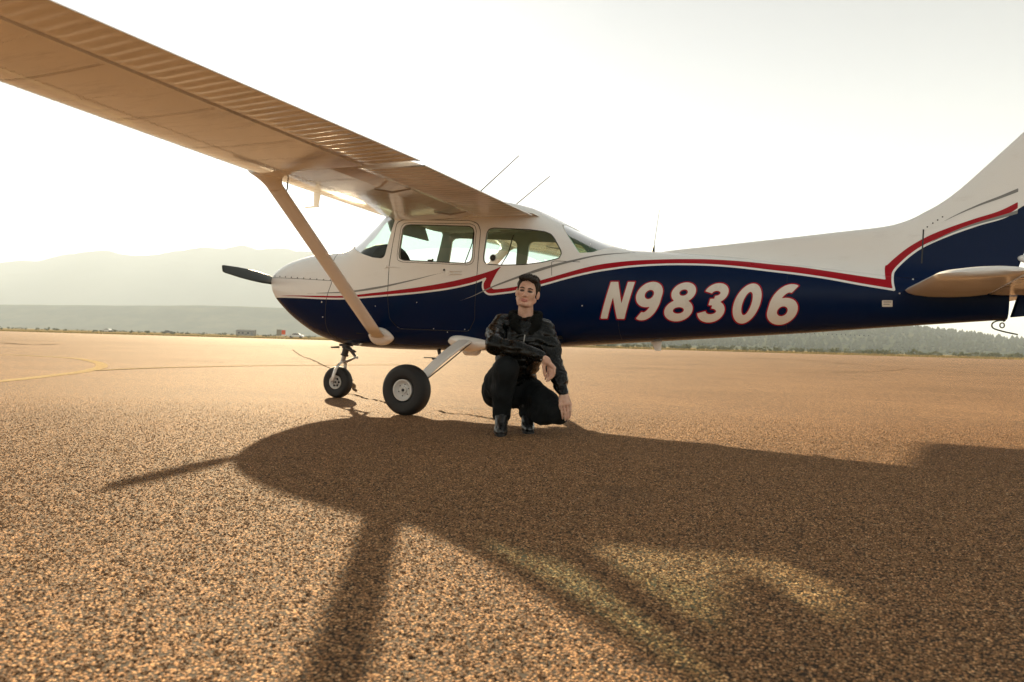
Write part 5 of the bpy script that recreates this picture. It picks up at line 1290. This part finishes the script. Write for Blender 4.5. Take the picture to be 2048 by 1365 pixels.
# ---- jacket
J = SDF((-.36, -.50, .30), (.52, .42, 1.02), .0058)
J.chain([(-.015, .19, .42), (.03, .185, .52), (.062, .135, .65), (.082, .105, .765)], [.150, .158, .160, .135], .07)
J.cone(SR-(.0, .0, .012), SL-(.0, .0, .012), .076, .074, .05); J.cone((-.03, .06, .72), (.19, .02, .70), .09, .085, .05)
J.chain([SR, SR*.55+ER*.45+(-.028, .0, -.012), ER+(-.008, .0, -.006), ER*.5+WR*.5+(0, 0, .004), WR+(-.010, .004, .004)], [.080, .073, .066, .058, .046], .03)
J.chain([SL, SL*.5+EL*.5+(.012, .0, .0), EL+(.004, .0, -.004), EL*.5+WL*.5+(.008, 0, 0), WL+(-.004, .012, .020)], [.080, .074, .069, .060, .047], .03)
J.cone(WR+(-.004, .002, .001), WR+(.010, -.005, -.002), .042, .040, .004); J.cone(WL+(-.002, .006, .012), WL+(.002, -.002, -.006), .042, .040, .004)
J.near(lambda P: .0042*waves(P, 2, 40, 9, (1, 1, 1.6))+.0064*(.5-np.abs(np.sin(waves(P, 8, 44, 6, (.7, .7, 1.6))*1.2))), .03)
V, F = J.mesh(); V = relax(V, F, 1, .4); jk = mesh('leather_jacket', V, F, M['leather'], man); jk['label'] = 'black leather flight jacket with fleece collar'
K = SDF((-.12, -.13, .70), (.29, .32, 1.02), .0055)
for a in np.linspace(-2.55, 2.55, 26):   # standing collar, open at the front
    c, s_ = math.cos(a+math.pi/2), math.sin(a+math.pi/2); fr = abs(a)/2.55
    b0 = np.array((.085+.104*c, .100+.090*s_, .825-.050*fr**3)); t0 = np.array((.086+(.104+.020*(1-fr))*c, .096+(.092+.022*(1-fr))*s_, .925-.055*fr**2)); K.cone(b0, t0, .027, .020, .018)
for s_ in (-1, 1): K.chain([(.085+.072*s_, .020, .872), (.085+.085*s_, -.022, .825), (.083+.046*s_, -.050, .765)], [.024, .034, .022], .018)
K.near(lambda P: .0026*waves(P, 12, 240), .02)
V, F = K.mesh(); mesh('fleece_collar', V, F, M['fur'], jk)
z_ = MB(); z_.tube([(.082, -.055, .745), (.075, -.062, .69), (.062, -.058, .60)], .0045, 6); z_.build('zip', M['steel'], jk)
bd_ = MB(); bd_.tube([SL+(.066, -.012, -.015), SL*.7+EL*.3+(.071, -.012, .0)], .010, 8, flat=.5); bd_.build('sleeve_rimlight', M['rimlight'], jk)  # small pale strip painting the rim light on his sleeve
cu = MB(); cu.sphere(WR+(.012, -.034, -.030), .007); cu.build('cuff_button', M['steel'], jk)
# ---- trousers
T = SDF((-.36, -.46, .03), (.52, .42, .62), .0058)
T.chain([(-.01, .20, .33), (.03, .20, .42)], [.145, .140], .06); T.cone(HR, HL, .115, .115, .05)
T.chain([HR+(-.035, 0, .01), HR*.45+KR*.55+(-.03, 0, -.01), KR+(0, .006, -.008), KR*.55+AR*.45+(-.015, .012, 0), AR+(0, .004, .045)], [.132, .112, .084, .076, .068], .03)
T.chain([HL+(.01, 0, .0), HL*.45+KL*.55+(0, 0, .01), KL+(-.004, .006, .006), KL*.5+AL*.5+(0, .0, .006), AL+(0, 0, .035)], [.122, .104, .080, .078, .066], .03)
T.near(lambda P: .0042*waves(P, 22, 38, 9, (1.2, 1, .8))+.0024*waves(P, 28, 90), .03)
V, F = T.mesh(); V = relax(V, F, 1, .4); tr_ = mesh('trousers', V, F, M['denim'], man)
# ---- boots: right one flat, left one up on its toes
for nm, an, hl, ba, toe, up in (('boot', AR+(0, .0, .06), AR+(.0, .030, -.058), (-.078, -.235, .038), (-.080, -.290, .032), AR+(0, 0, .10)),
                                ('boot', AL+(0, .01, .045), AL+(.0, .055, .010), (.128, .005, .036), (.135, -.045, .030), AL+(0, .005, .07))):
    lo = np.minimum.reduce([np.array(q) for q in (an, hl, ba, toe, up)])-.09; hi = np.maximum.reduce([np.array(q) for q in (an, hl, ba, toe, up)])+.09
    S2 = SDF(lo, hi, .0048); S2.chain([up, an, hl], [.060, .052, .046], .02); S2.chain([an, ba, toe], [.050, .043, .035], .02); S2.cone(hl, ba, .042, .043, .02)
    gz = S2.grid()[..., 2]; S2.D = np.maximum(S2.D, (.004-gz)).astype(np.float32); S2.near(lambda P: .0016*waves(P, 33, 110), .02)
    V, F = S2.mesh(); V = relax(V, F, 1, .4); V[:, 2] = np.maximum(V[:, 2], .004); bo = mesh(nm, V, F, M['boot'], man)
    if an[0] < 0:
        so = MB(); P_ = [(x, y) for x, y in [(-.078+.046*math.cos(a)*(1 if math.sin(a) > 0 else .95), -.195+.135*math.sin(a)) for a in np.linspace(0, 2*np.pi, 28, endpoint=False)]]
        so.loft([[(x, y, .002) for x, y in P_], [(x, y, .022) for x, y in P_]]); so.build('sole', M['tyre'], bo)
    else:
        so = MB(); P_ = [(.131+.043*math.cos(a), -.030+.075*math.sin(a)) for a in np.linspace(0, 2*np.pi, 24, endpoint=False)]
        so.loft([[(x, y, .002) for x, y in P_], [(x, y, .018) for x, y in P_]]); so.build('sole', M['tyre'], bo)
